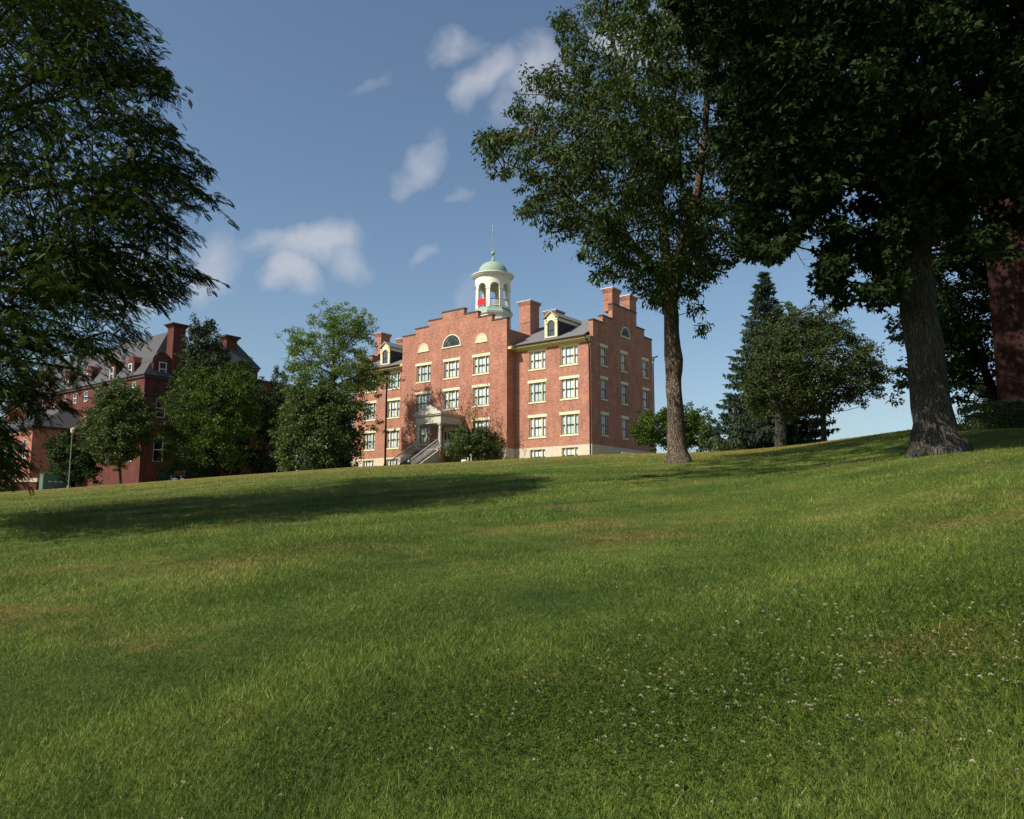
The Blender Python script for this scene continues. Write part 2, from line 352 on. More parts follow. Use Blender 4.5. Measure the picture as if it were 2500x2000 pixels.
rs = np.concatenate([[0.02], np.geomspace(.6, 120, 170), np.geomspace(135, 3000, 22)])
na = 720; th = np.linspace(-math.pi, math.pi, na, endpoint=False)
X = rs[:, None] * np.sin(th)[None]; Y = rs[:, None] * np.cos(th)[None]; Z = ground(X, Y)
V = np.stack([X, Y, Z], -1).reshape(-1, 3)
i, j = np.meshgrid(np.arange(len(rs) - 1), np.arange(na), indexing='ij'); j2 = (j + 1) % na
F = np.stack([i * na + j, i * na + j2, (i + 1) * na + j2, (i + 1) * na + j], -1).reshape(-1, 4)
F = F[:, ::-1]
def lawn_color(t, vec):
    big = noise(t, .30, 7, vec, .68); med = noise(t, .9, 5, vec, .6)
    g1 = ramp(t, big, [(.30, (.050, .092, .019)), (.46, (.083, .123, .023)), (.56, (.110, .150, .028)), (.68, (.155, .170, .043))])
    s = nd(t, 'ShaderNodeSeparateXYZ'); t.links.new(vec, s.inputs[0])
    rr = mth(t, 'SQRT', mth(t, 'ADD', mth(t, 'MULTIPLY', s.outputs['X'], s.outputs['X']), mth(t, 'MULTIPLY', s.outputs['Y'], s.outputs['Y'])))
    dry = nd(t, 'ShaderNodeMapRange'); dry.inputs['From Min'].default_value = 26; dry.inputs['From Max'].default_value = 50; t.links.new(rr, dry.inputs['Value'])
    g2 = mix(t, dry.outputs[0], g1, ramp(t, med, [(.3, (.150, .155, .036)), (.7, (.235, .195, .062))]))
    pm = nd(t, 'ShaderNodeMapRange'); pm.inputs['From Min'].default_value = .53; pm.inputs['From Max'].default_value = .68
    mp_ = nd(t, 'ShaderNodeMapping'); mp_.inputs['Location'].default_value = (3.7, 8.2, 0); mp_.inputs['Scale'].default_value = (.42, .8, 1); t.links.new(vec, mp_.inputs[0])
    t.links.new(noise(t, .8, 6, mp_.outputs[0], .62), pm.inputs['Value'])
    g3 = mix(t, mth(t, 'MULTIPLY', pm.outputs[0], .62), g2, (.235, .155, .062))
    wv = nd(t, 'ShaderNodeTexWave', wave_type='BANDS'); wv.inputs['Scale'].default_value = .16; wv.inputs['Distortion'].default_value = 3.5; wv.inputs['Detail'].default_value = 3; wv.inputs['Detail Scale'].default_value = .6
    m4 = nd(t, 'ShaderNodeMapping'); m4.inputs['Rotation'].default_value = (0, 0, R(62)); t.links.new(vec, m4.inputs[0]); t.links.new(m4.outputs[0], wv.inputs['Vector'])
    g4 = mix(t, 1., g3, ramp(t, wv.outputs['Fac'], [(0, (.88, .90, .88)), (1, (1.12, 1.10, 1.12))]), 'MULTIPLY')
    return mix(t, 1., g4, ramp(t, noise(t, 2.6, 5, vec, .7), [(.3, (.72, .78, .72)), (.7, (1.24, 1.2, 1.2))]), 'MULTIPLY')
m, t = newmat('lawn soil and thatch'); b = principled(t, .95, .1); g_ = nd(t, 'ShaderNodeNewGeometry')
fine = ramp(t, noise(t, 26, 6, g_.outputs['Position'], .75), [(.3, (.45, .45, .45)), (.7, (1.35, 1.35, 1.35))])
t.links.new(mix(t, 1., lawn_color(t, g_.outputs['Position']), fine, 'MULTIPLY'), b.inputs['Base Color'])
bp = nd(t, 'ShaderNodeBump'); bp.inputs['Strength'].default_value = 1; bp.inputs['Distance'].default_value = .08
t.links.new(noise(t, 12, 8, g_.outputs['Position'], .8), bp.inputs['Height']); t.links.new(bp.outputs[0], b.inputs['Normal'])
tag(link('ground', fast_mesh('ground', V, F, mat=m, smooth=True), None), kind='structure')

# grass blades (uncountable): one mesh of real blades, thinner towards the distance
m, t = newmat('grass blades'); g_ = nd(t, 'ShaderNodeNewGeometry'); av = nd(t, 'ShaderNodeAttribute', attribute_name='var')
lc = mix(t, 1., lawn_color(t, g_.outputs['Position']), ramp(t, av.outputs['Fac'], [(0, (.70, .80, .6)), (.6, (1.3, 1.3, 1.2)), (.92, (1.9, 1.8, 1.8)), (1, (3.2, 2.8, 3.4))]), 'MULTIPLY')
b = nd(t, 'ShaderNodeBsdfPrincipled'); b.inputs['Roughness'].default_value = .6; b.inputs['Specular IOR Level'].default_value = .2; t.links.new(lc, b.inputs['Base Color'])
tr = nd(t, 'ShaderNodeBsdfTranslucent'); t.links.new(lc, tr.inputs[0]); ms = nd(t, 'ShaderNodeMixShader'); ms.inputs[0].default_value = .3
t.links.new(b.outputs[0], ms.inputs[1]); t.links.new(tr.outputs[0], ms.inputs[2]); o_ = nd(t, 'ShaderNodeOutputMaterial'); t.links.new(ms.outputs[0], o_.inputs[0])
M['grass'] = m
def grass_field(seed=3, n=1150000):
    g = np.random.default_rng(seed)
    r = 2.6 * (62 / 2.6) ** (g.random(n) ** 1.15); a = (g.random(n) * 2 - 1) * R(37)
    x = r * np.sin(a); y = r * np.cos(a); z = ground(x, y)
    patch = .5 + .5 * np.sin(x * 1.3 + 2 * np.sin(y * .7)) * np.sin(y * 1.1 + 1.5 * np.sin(x * .9))
    h = (.018 + .030 * g.random(n)) * (.6 + .8 * patch) * (1 + np.clip(r - 8, 0, 60) * .006); wd = .0015 * (1 + r * .12)
    tall = g.random(n) < .02; h = np.where(tall, h * 2.3, h)
    an = g.random(n) * 2 * math.pi; le = g.random(n) * .9 + .2; la = g.random(n) * 2 * math.pi
    V = np.empty((n, 3, 3)); P = np.stack([x, y, z - .008], -1); D = np.stack([np.cos(an), np.sin(an), 0 * an], -1) * wd[:, None]
    T = np.stack([np.cos(la) * le * h, np.sin(la) * le * h, h], -1)
    V[:, 0] = P - D; V[:, 1] = P + D; V[:, 2] = P + T
    F = np.arange(n * 3).reshape(n, 3)
    return fast_mesh('grass', V.reshape(-1, 3), F, g.random(n), M['grass'])
tag(link('grass', grass_field(), None), 'short mown green lawn grass with paler blades covering the slope', 'grass', kind='stuff')
def clover(seed=5):
    g = np.random.default_rng(seed); Pn = []
    spots = [(2.2, 4.3, 2.2, 1.3, 400), (.9, 4.0, 1.3, .6, 90), (-2.6, 9.8, 1.6, 1.1, 40), (4, 7.2, 2.5, 1.4, 50), (1.6, 6.4, .8, .4, 30)]
    P = []
    for cx_, cy_, sx, sy, n in spots:
        q = np.stack([cx_ + g.normal(size=n) * sx * .6, cy_ + g.normal(size=n) * sy * .6], -1); P.append(q[(q[:, 1] > 2.8)])
    P = np.concatenate(P); n = len(P); z = ground(P[:, 0], P[:, 1]) + .045 + g.random(n) * .03
    c = np.stack([P[:, 0], P[:, 1], z], -1)
    # each head: a small ball of 9 petals (quads)
    k = 9; d = g.normal(size=(n, k, 3)); d[..., 2] = np.abs(d[..., 2]) * .8; d /= np.linalg.norm(d, axis=-1, keepdims=True)
    u = np.cross(d, np.array([.3, .5, .2])); u /= np.linalg.norm(u, axis=-1, keepdims=True)
    s = .0062 * (1 + .35 * g.random((n, 1, 1))); cc = c[:, None] + d * s * .5
    V = np.stack([cc, cc + d * s * .6 + u * s * .5, cc + d * s * 1.25, cc + d * s * .6 - u * s * .5], 2).reshape(-1, 3)
    F = np.arange(len(V)).reshape(-1, 4)
    me = fast_mesh('clover_flowers', V, F, np.repeat(g.random(n), k))
    mt, t_ = newmat('clover petals'); b_ = principled(t_, .8, .2); a_ = nd(t_, 'ShaderNodeAttribute', attribute_name='var')
    t_.links.new(ramp(t_, a_.outputs['Fac'], [(0, (.30, .30, .20)), (.6, (.24, .21, .13)), (1, (.17, .11, .07))]), b_.inputs['Base Color'])
    me.materials.append(mt); return me
tag(link('clover_flowers', clover(), None), 'small off white clover flowers scattered in the near lawn', 'clover', kind='stuff')
def clover_leaves(seed=8):
    g = np.random.default_rng(seed); spots = [(2.6, 4.6, 3.2, 1.7, 52000), (.4, 4.2, 1.6, .7, 9000), (-2.6, 9.8, 1.6, 1.1, 7000), (5, 8, 3, 2.0, 9000)]
    P = []
    for cx_, cy_, sx, sy, n in spots: P.append(np.stack([cx_ + g.normal(size=n) * sx * .6, cy_ + g.normal(size=n) * sy * .6], -1))
    P = np.concatenate(P); P = P[(P[:, 1] > 2.6)]; n = len(P)
    z = ground(P[:, 0], P[:, 1]) + .02 + g.random(n) * .035; c = np.stack([P[:, 0], P[:, 1], z], -1)
    a = g.random(n) * 2 * math.pi; s = .008 + .006 * g.random(n); tilt = g.normal(size=(n, 2)) * .35
    V = []
    for q in range(3):
        an = a + q * 2 * math.pi / 3; d = np.stack([np.cos(an), np.sin(an), tilt[:, 0] * np.cos(an) + tilt[:, 1] * np.sin(an)], -1); e = np.stack([-np.sin(an), np.cos(an), 0 * an], -1)
        V.append(np.stack([c, c + (d * .65 + e * .42) * s[:, None], c + d * s[:, None] * 1.1, c + (d * .65 - e * .42) * s[:, None]], 1))
    V = np.concatenate(V).reshape(-1, 3); F = np.arange(len(V)).reshape(-1, 4)
    return fast_mesh('clover_leaves', V, F, np.tile(g.random(n), 3), M['leaf_bright'])
tag(link('clover_leaves', clover_leaves(), None), 'low clover leaves filling the near right part of the lawn', 'clover', kind='stuff')

# ------------------------------------------------------------------ main building, local frame: x = -u (u runs left along the front), y = depth, z = world height
OX, OY, OZ, ROT = 7.481, 77.0, 0.0, R(-37.36)
B = empty('seminary_hall', (OX, OY, OZ), ROT)
tag(B, 'large red brick hall with stepped gables, cream window trim and domed white cupola', 'building')
def bw(u, v, z=0):
    c, s = math.cos(ROT), math.sin(ROT); x = -u; return np.array([OX + c * x - s * v, OY + s * x + c * v, z])
ROWS = [(16.72, 18.52), (13.40, 15.34), (9.90, 11.86)]      # opening bottom/top (upper, middle, lower)
STONE = 8.87; GB = 5.8
WW = 1.98; GW = 1.08
pav_c = [12.35, 16.4, 20.45]; rw_c = [2.45, 6.25]; lw_c = [26.45, 30.35]; gab_c = [2.42, 6.38, 10.88]
def holes_for(cs, wd, rows): return [(c - wd / 2, c + wd / 2, a, b_) for c in cs for a, b_ in rows]
def inh(hs, a, z): return any(h[0] < a < h[1] and h[2] < z < h[3] for h in hs)
def wall_mb(mb, a0, a1, z0, ztop, holes, fmap, th, steps=()):
    xs = [a0, a1] + [q for h in holes for q in h[:2]] + [q for s_ in steps for q in s_[:2]]
    zs = [z0, ztop] + [q for h in holes for q in h[2:]] + [s_[2] for s_ in steps]
    def inside(a, z):
        if not (a0 < a < a1): return False
        top = ztop
        for s_ in steps:
            if s_[0] < a < s_[1]: top = max(top, s_[2])
        return z < top and not inh(holes, a, z)
    mb.slab(xs, zs, inside, fmap, th)
front = lambda off: (lambda a, z, d: (-a, off + d, z))
gab_r = lambda a, z, d: (-d, a, z)
gab_l = lambda a, z, d: (-33.05 + d, a, z)
PST = [(9.0, 10.9, 22.05), (10.9, 12.8, 22.65), (12.8, 14.7, 23.3), (14.7, 17.8, 23.95), (17.8, 19.8, 23.32), (19.8, 21.75, 22.7), (21.75, 23.7, 22.1)]
GST = [(.5, 2.3, 20.9), (2.3, 4.2, 21.65), (4.2, 9.15, 23.25), (9.15, 10.8, 21.78), (10.8, 12.45, 21.0)]
LST = [(.5, 2.3, 20.9), (2.3, 3.2, 21.65), (3.2, 9.15, 23.0), (9.15, 10.8, 21.78), (10.8, 12.45, 21.0)]
wl = MB()
hf_r = holes_for(rw_c, WW, ROWS); hf_l = holes_for(lw_c, WW, ROWS); hf_p = holes_for(pav_c, 2.06, ROWS[:2]) + holes_for([12.35, 20.45], 2.06, ROWS[2:]) + [(15.3, 17.5, 8.95, 11.55)]
wall_mb(wl, .45, 9.0, STONE, 18.95, hf_r, front(0), .45)
wall_mb(wl, 23.7, 32.6, STONE, 18.95, hf_l, front(0), .45)
wall_mb(wl, 9.0, 23.7, STONE, 20.0, hf_p, front(-1.4), .45, PST)
wall_mb(wl, 0, 12.5, STONE, 19.3, holes_for(gab_c, GW, ROWS), gab_r, .45, GST)
wall_mb(wl, 0, 12.5, STONE, 19.3, holes_for(gab_c, GW, ROWS), gab_l, .45, LST)
wl.box(-9.45, -9.0, -.95, 3.0, STONE, 21.0); wl.box(-23.7, -23.25, -.95, 3.0, STONE, 21.0)
wl.box(-32.6, -.45, 12.05, 12.5, STONE, 19.0)
wl.build('wall', M['brick'], B)
st = MB(); P5 = .03
hb = [(c - .93, c + .93, 7.2, 8.66) for c in rw_c]; hbl = [(c - .93, c + .93, 7.2, 8.66) for c in lw_c]
wall_mb(st, .45, 8.97, GB, STONE, hb, front(-P5), .45); wall_mb(st, 23.73, 32.6, GB, STONE, hbl, front(-P5), .45)
wall_mb(st, 8.97, 23.73, GB, STONE, [], front(-1.4 - P5), .45)
st.box(-9.42, -8.97, -.95, -.03, GB, STONE); st.box(-23.73, -23.28, -.95, -.03, GB, STONE)
st.box(-.45, P5, -P5, 12.53, GB, STONE); st.box(-33.08, -32.6, -P5, 12.53, GB, STONE)
st.build('foundation', M['stone'], B)
# dark rooms behind the panes so that the openings have depth
cp = MB()
def steps_cap(mb, steps, fm, th):
    for a0, a1, z in steps:
        e = .06
        pts = [fm(a0 - e, z, -e), fm(a1 + e, z, -e), fm(a1 + e, z, th + e), fm(a0 - e, z, th + e)]
        x0 = min(p_[0] for p_ in pts); x1 = max(p_[0] for p_ in pts); y0 = min(p_[1] for p_ in pts); y1 = max(p_[1] for p_ in pts)
        mb.box(x0, x1, y0, y1, z + .002, z + .13)
for S_, F_m in ((PST, front(-1.4)), (GST, gab_r), (LST, gab_l)):
    cp = MB(); steps_cap(cp, S_, F_m, .45); cp.build('coping', M['coping'], B)
# roofs
EZ, RZ, RV = 19.32, 22.72, 6.28
rf = MB()
def roof_pair(mb, x0, x1, ye, ze, yr, zr, yb, th=.09):
    mb.prism_x([(ye, ze), (yr, zr), (yb, ze), (yb, ze - th), (yr, zr - th), (ye, ze - th)][::-1], x0, x1)
roof_pair(rf, -32.6, -.455, -.62, EZ, RV, RZ, 2 * RV + .62)
pr = MB(); s_ = .5
rf.prism_y([(-9.0 + .52, 19.15), (-16.35, 22.95), (-23.7 - .52, 19.15), (-23.7 - .52, 19.05), (-16.35, 22.85), (-9.0 + .52, 19.05)], -.94, RV)
rf.build('roof', M['shingle'], B)
cn = MB()
for x0, x1 in ((-8.99, -.02), (-32.6, -23.71)):
    cn.box(x0, x1, -.55, 0, 19.0, 19.2); cn.box(x0, x1, -.40, 0, 18.86, 18.999); cn.box(x0, x1, -.22, 0, 18.72, 18.859)
for x0, x1 in ((-9.0, -8.5), (-24.2, -23.7)): cn.box(x0 + .001, x1 - .001, -1.3, -.552, 18.86, 19.14)
for x0, x1 in ((-32.6, -.02),): cn.box(x0, x1, 12.5, 13.05, 18.86, 19.2)
cn.build('cornice', M['olive'], B)
gt = MB()
gt.tube([(-.1, -.68, 19.24), (-8.6, -.68, 19.24)], [.07, .07], 8); gt.build('gutter', M['dkmetal'], B)
gt = MB(); gt.tube([(-24.1, -.68, 19.24), (-32.6, -.68, 19.24)], [.07, .07], 8); gt.build('gutter', M['dkmetal'], B)
dp = MB(); dp.tube([(-.22, -.62, 19.2), (-.2, -.5, 18.9), (-.12, -.1, 18.3), (-.12, -.1, 6)], [.06] * 4, 8); dp.build('downspout', M['dkmetal'], B)
dp = MB(); dp.tube([(-.22, 13.1, 19.2), (-.05, 13.0, 19.0), (.02, 12.62, 18.4), (.02, 12.6, 6)], [.06] * 4, 8); dp.tube([(-.3, 13.15, 19.22), (.35, 13.1, 19.3)], [.07, .07], 8); dp.build('downspout', M['dkmetal'], B)

# ---- windows: x along the wall, y inwards
def window_proto(W, H, parent, triple=True, lintel_w=None, name='window', blank='curtain'):
    sash = MB(); fr = MB(); pn = MB(); cu = MB(); li = MB(); si = MB()
    h2 = W / 2; ff = .07
    fr.box(-h2, -h2 + ff, .10, .20, 0, H); fr.box(h2 - ff, h2, .10, .20, 0, H); fr.box(-h2 + ff, h2 - ff, .10, .20, H - ff, H); fr.box(-h2 + ff, h2 - ff, .10, .20, 0, ff)
    if triple:
        c = .46
        for sx in (-1, 1):
            x = sx * (c + .05); fr.box(x - .045, x + .045, .09, .20, ff, H - ff)
        bays = [(-c, c, 1), (-h2 + ff, -c - .1, 0), (c + .1, h2 - ff, 0)]
    else: bays = [(-h2 + ff, h2 - ff, 1)]
    for a, b_, mid in bays:
        for zz, z2 in ((ff, H / 2), (H / 2, H - ff)):
            dy = .0 if zz > ff else -.03
            y0, y1 = .145 + dy, .185 + dy; s_ = .045
            z0 = zz + .001; z1 = z2 - .001
            sash.box(a, a + s_, y0, y1, z0, z1); sash.box(b_ - s_, b_, y0, y1, z0, z1)
            sash.box(a + s_, b_ - s_, y0, y1, z0, z0 + s_ * 1.1); sash.box(a + s_, b_ - s_, y0, y1, z1 - s_, z1)
            if mid: sash.box((a + b_) / 2 - .016, (a + b_) / 2 + .016, y0 + .005, y1 - .005, z0 + s_ * 1.1, z1 - s_)
            if not mid or not triple: pass
    pn.add([(-h2 + ff, .165, ff), (h2 - ff, .165, ff), (h2 - ff, .165, H - ff), (-h2 + ff, .165, H - ff)], [(0, 1, 2, 3)])
    n = 36; zc = .0
    def cv(x): return .21 + .02 * math.sin(x * 30) + .012 * math.sin(x * 53 + 1)
    vs = []; fs = []
    for k in range(n + 1):
        x = -h2 + ff + (W - 2 * ff) * k / n; vs += [(x, cv(x), ff), (x, cv(x), H - ff)]
    for k in range(n): fs.append((2 * k, 2 * k + 2, 2 * k + 3, 2 * k + 1))
    cu.add(vs, fs)
    lw = (lintel_w or W + .36) / 2
    li.box(-lw, lw, -.03, .3, H, H + .28); si.box(-h2 - .10, h2 + .10, -.06, .3, -.13, 0)
    o = sash.build(name, M['sash'], parent)
    fr.build('frame', M['cream'], o); pn.build('pane', M['glass'], o); cu.build('curtain', M[blank], o)
    if lintel_w != 0:
        li.build('lintel', M['cream'], o); si.build('sill', M['cream'], o)
    return o
def place(o, first, x, y, z, rz=0, parent=None):
    c = o if first else copy_tree(o, parent or o.parent)
    c.location = (x, y, z); c.rotation_euler = (0, 0, rz); return c
def set_blank(o, mat, lab=None):
    for ch in o.children:
        if ch.name.startswith('curtain'):
            me = ch.data.copy(); me.materials.clear(); me.materials.append(mat); ch.data = me
wins = {}
for wd, hgt, key in ((WW, 1.80, 'a'), (WW, 1.94, 'b'), (WW, 1.96, 'c'), (2.06, 1.80, 'pa'), (2.06, 1.94, 'pb'), (2.06, 1.96, 'pc')):
    wins[key] = [window_proto(wd, hgt, B), True]
def putw(key, u, off, z, rz=0, x=None, y=None):
    o, first = wins[key]; wins[key][1] = False
    return place(o, first, -u if x is None else x, off if y is None else y, z, rz)
for c in rw_c + lw_c:
    for k_, (zb, zt) in zip('abc', ROWS): putw(k_, c, 0, zb)
for c in pav_c:
    for k_, (zb, zt) in zip(('pa', 'pb', 'pc'), ROWS):
        if k_ == 'pc' and c == 16.4: continue
        putw(k_, c, -1.4, zb)
for hgt, key in ((1.80, 'ga'), (1.94, 'gb'), (1.96, 'gc')): wins[key] = [window_proto(GW, hgt, B, False, 1.5), True]
for c in gab_c:
    for k_, (zb, zt) in zip(('ga', 'gb', 'gc'), ROWS): putw(k_, 0, 0, zb, R(90), x=0, y=c)
wins['base'] = [window_proto(1.86, 1.46, B, True, 0, 'basement_window'), True]
for c in rw_c + lw_c: putw('base', c, -P5, 7.2)
M['curtain2'] = plain('greyed curtain cloth', (.60, .64, .62), .9, .2, 3, stretch=(6, 1, .5)); M['curtain3'] = plain('blue grey drawn blind', (.40, .46, .48), .8, .2, 3)
rw = random.Random(5)
for o in [o for o in B.children if o.name.startswith('window') or o.name.startswith('basement')]:
    r_ = rw.random()
    if r_ < .42: set_blank(o, M['curtain2'] if r_ < .3 else M['curtain3'])
# front door behind the porch
dr = MB(); dr.box(-.5, .5, .12, .2, .02, 2.1); dr.box(-1.0, -.62, .12, .18, .9, 2.1); dr.box(.62, 1.0, .12, .18, .9, 2.1)
d0 = dr.build('front_door', M['sash'], B, (-16.4, -1.4, 8.95))
q = MB(); q.box(-1.1, -1.0, .05, .3, .0, 2.5); q.box(1.0, 1.1, .05, .3, 0, 2.5); q.box(-1.0, 1.0, .05, .3, 2.1, 2.6); q.box(-.62, -.5, .05, .3, 0, 2.1); q.box(.5, .62, .05, .3, 0, 2.1)
q.box(-1.0, -.62, .1, .3, 0, .9); q.box(.62, 1.0, .1, .3, 0, .9); q.build('frame', M['white'], d0)
q = MB(); q.lathe([(.03, 0), (.045, .02), (.03, .05)], n=12); k = q.build('handle', M['metalcap'], d0, (.4, .08, 1.0))

# lunettes
def arc(cx_, cz, r_, n=20, a0=0, a1=math.pi): return [(cx_ + r_ * math.cos(a0 + (a1 - a0) * k / n), cz + r_ * math.sin(a0 + (a1 - a0) * k / n)) for k in range(n + 1)]
def ring(mb, r0, r1, y0, y1, n=20, rz=1.0):
    for k in range(n):
        a, b_ = math.pi * k / n, math.pi * (k + 1) / n
        poly = [(r0 * math.cos(a), rz * r0 * math.sin(a)), (r1 * math.cos(a), rz * r1 * math.sin(a)), (r1 * math.cos(b_), rz * r1 * math.sin(b_)), (r0 * math.cos(b_), rz * r0 * math.sin(b_))]
        mb.prism_y(poly, y0, y1)
def lunette(r_, rz, loc, rotz, louvre=False):
    if louvre:
        q = MB()
        zz = .06
        while zz < r_ * rz - .06:
            hw = math.sqrt(max(0, 1 - (zz / (r_ * rz)) ** 2)) * r_ - .03
            for s0, s1 in ((-hw, -.05), (.05, hw)):
                if s1 - s0 > .06: q.add([(s0, -.05, zz - .05), (s1, -.05, zz - .05), (s1, -.015, zz + .05), (s0, -.015, zz + .05), (s0, -.035, zz - .06), (s1, -.035, zz - .06), (s1, -.004, zz + .04), (s0, -.004, zz + .04)], [(0, 1, 2, 3), (7, 6, 5, 4), (0, 4, 5, 1), (3, 2, 6, 7), (0, 3, 7, 4), (1, 5, 6, 2)])
            zz += .105
        o = q.build('louvre_vent', M['cream'], B, loc, rotz)
        q = MB(); ring(q, r_ - .06, r_ + .03, -.07, -.003, rz=rz); q.box(-r_ - .1, r_ + .1, -.08, -.003, -.1, -.001); q.box(-.035, .035, -.06, -.003, .0, r_ * rz - .06); q.build('frame', M['cream'], o)
        q = MB(); q.prism_y([(x, z * rz) for x, z in arc(0, 0, r_ - .02)], -.006, -.003); q.build('backing', M['olive'], o)
    else:
        q = MB()
        for k in range(1, 8):
            a = math.pi * k / 8; q.tube([(.25 * math.cos(a), -.03, .25 * rz * math.sin(a)), ((r_ - .03) * math.cos(a), -.03, (r_ - .03) * rz * math.sin(a))], [.014, .014], 5)
        ring(q, .23, .26, -.045, -.015, rz=rz); ring(q, r_ * .62, r_ * .62 + .025, -.045, -.015, rz=rz)
        o = q.build('lunette_window', M['sash'], B, loc, rotz)
        q = MB(); ring(q, r_ - .04, r_ + .07, -.07, -.003, rz=rz); q.box(-r_ - .16, r_ + .16, -.09, -.003, -.12, -.001); q.build('frame', M['cream'], o)
        q = MB(); q.prism_y([(x, z * rz) for x, z in arc(0, 0, r_ - .02)], -.010, -.004); q.build('pane', M['void_glass'], o)
mvg, t = newmat('dark reflecting fanlight'); b = principled(t, .12, .6); t.links.new(ramp(t, noise(t, 1.2, 3), [(.3, (.03, .04, .045)), (.7, (.07, .09, .085))]), b.inputs['Base Color']); M['void_glass'] = mvg
lunette(1.24, 1.0, (-16.4, -1.4, 20.1), 0); lunette(.76, 1.08, (-12.3, -1.4, 20.08), 0, True); lunette(.76, 1.08, (-20.48, -1.4, 20.1), 0, True)
lunette(.85, 1.15, (0, 6.7, 20.32), R(90))

# chimneys
def chimney(u0, u1, v0, v1, z0, z1, bm='brick', parent=None, cap='metalcap', corbel=2):
    q = MB(); q.box(-u1, -u0, v0, v1, z0, z1 - .42)
    q.box(-u1 - .03, -u0 + .03, v0 - .03, v1 + .03, z0 + (z1 - z0) * .5, z0 + (z1 - z0) * .5 + .09)
    for k in range(corbel + 1): e = .05 * (k + 1); q.box(-u1 - e, -u0 + e, v0 - e, v1 + e, z1 - .42 + .12 * k + .0005, z1 - .42 + .12 * (k + 1))
    o = q.build('chimney', M[bm], parent or B)
    q = MB(); e = .2; q.box(-u1 - e, -u0 + e, v0 - e, v1 + e, z1 - .058, z1 + .04); q.build('cap', M[cap], o); return o
chimney(9.35, 10.8, 3.1, 4.75, 20.2, 24.95); chimney(9.35, 10.8, 7.85, 9.4, 21.0, 24.9)
chimney(-.015, 1.02, 4.2, 5.68, 22.6, 24.95); chimney(-.015, 1.02, 7.72, 9.14, 22.6, 24.95)
chimney(32.05, 33.06, 3.2, 4.7, 22.0, 24.65); chimney(32.05, 33.06, 6.9, 8.3, 22.0, 24.6)
# dormers
def dormer(uc):
    hw = .76; v0 = .12; zb = 19.72; ze = 21.62; zp = 22.42
    def back(z): return (z - EZ) / ((RZ - EZ) / (RV + .62)) - .62
    q = MB(); vb = back(ze) + .1
    for sx in (-1, 1):
        x0, x1 = (sx * hw - .04, sx * hw + .04)
        q.prism_x([(v0 + .1, zb), (v0 + .1, ze), (vb, ze), (back(zb) + .25, zb)][::-1], -uc + x0, -uc + x1)
    o = q.build('dormer', M['slate'], B)
    q = MB(); e = hw + .2
    q.prism_y([(-uc - e, ze + .12), (-uc, zp + .06), (-uc + e, ze + .12), (-uc + e, ze + .05), (-uc, zp - .01), (-uc - e, ze + .05)][::-1], v0 - .22, back(zp) - .1)
    q.build('dormer_roof', M['shingle'], o)
    q = MB()
    for sx in (-1, 1):
        q.box(-uc + sx * .64 - .12, -uc + sx * .64 + .12, v0 - .04, v0 + .1, zb, ze - .12)
        q.box(-uc + sx * .64 - .16, -uc + sx * .64 + .16, v0 - .09, v0 + .1, ze - .12, ze - .001)
        q.box(-uc + sx * .64 - .15, -uc + sx * .64 + .15, v0 - .08, v0 + .1, ze - .5, ze - .44)
        q.box(-uc + sx * (hw + .045) - .02 if sx > 0 else -uc - hw - .09, -uc + hw + .09 if sx > 0 else -uc - hw - .025, v0 + .12, back(ze) - .1, ze - .28, ze + .05)
        q.prism_y([(-uc + sx * (e + .0), ze + .0), (-uc + sx * (e), ze + .11), (-uc, zp + .05), (-uc, zp - .09)][::(1 if sx < 0 else -1)], v0 - .2, v0 - .02)
    r_ = .44; zc = 21.05; n = 14
    for k in range(n):     # spandrels round the arch
        a, b_ = math.pi * k / n, math.pi * (k + 1) / n
        def up(x): return (zp - .1) - (abs(x) / (hw + .1)) * (zp - ze - .02)
        xa, xb = r_ * math.cos(a), r_ * math.cos(b_); xo, xp = xa * .52 / r_, xb * .52 / r_
        q.prism_y([(-uc + xa, zc + r_ * math.sin(a)), (-uc + xo, up(xo)), (-uc + xp, up(xp)), (-uc + xb, zc + r_ * math.sin(b_))], v0 - .02, v0 + .08)
    q.box(-uc - .52, -uc - .44, v0 - .02, v0 + .08, zb + .12, zc); q.box(-uc + .44, -uc + .52, v0 - .02, v0 + .08, zb + .12, zc)
    q.box(-uc - .52, -uc + .52, v0 - .06, v0 + .1, zb, zb + .12)
    q.build('dormer_front', M['cream'], o)
    q = MB(); ring(q, .37, .437, v0 + .02, v0 + .06, 14); 
    q2 = MB()
    q2.v = [(x - uc, y, z + zc) for x, y, z in q.v]; q2.f = q.f
    q2.box(-uc - .437, -uc - .37, v0 + .02, v0 + .06, zb + .121, zc); q2.box(-uc + .37, -uc + .437, v0 + .02, v0 + .06, zb + .121, zc)
    q2.box(-uc - .37, -uc + .37, v0 + .02, v0 + .06, zb + .121, zb + .18); q2.box(-uc - .37, -uc + .37, v0 + .015, v0 + .055, zb + .72, zb + .77)
    q2.build('dormer_window', M['sash'], o)
    q = MB(); q.prism_y([(-uc - .42, zb + .13), (-uc + .42, zb + .13)] + [(-uc + x, z) for x, z in arc(0, zc, .42)], v0 + .065, v0 + .075); q.build('pane', M['void_glass'], o)
dormer(4.63); dormer(28.05)
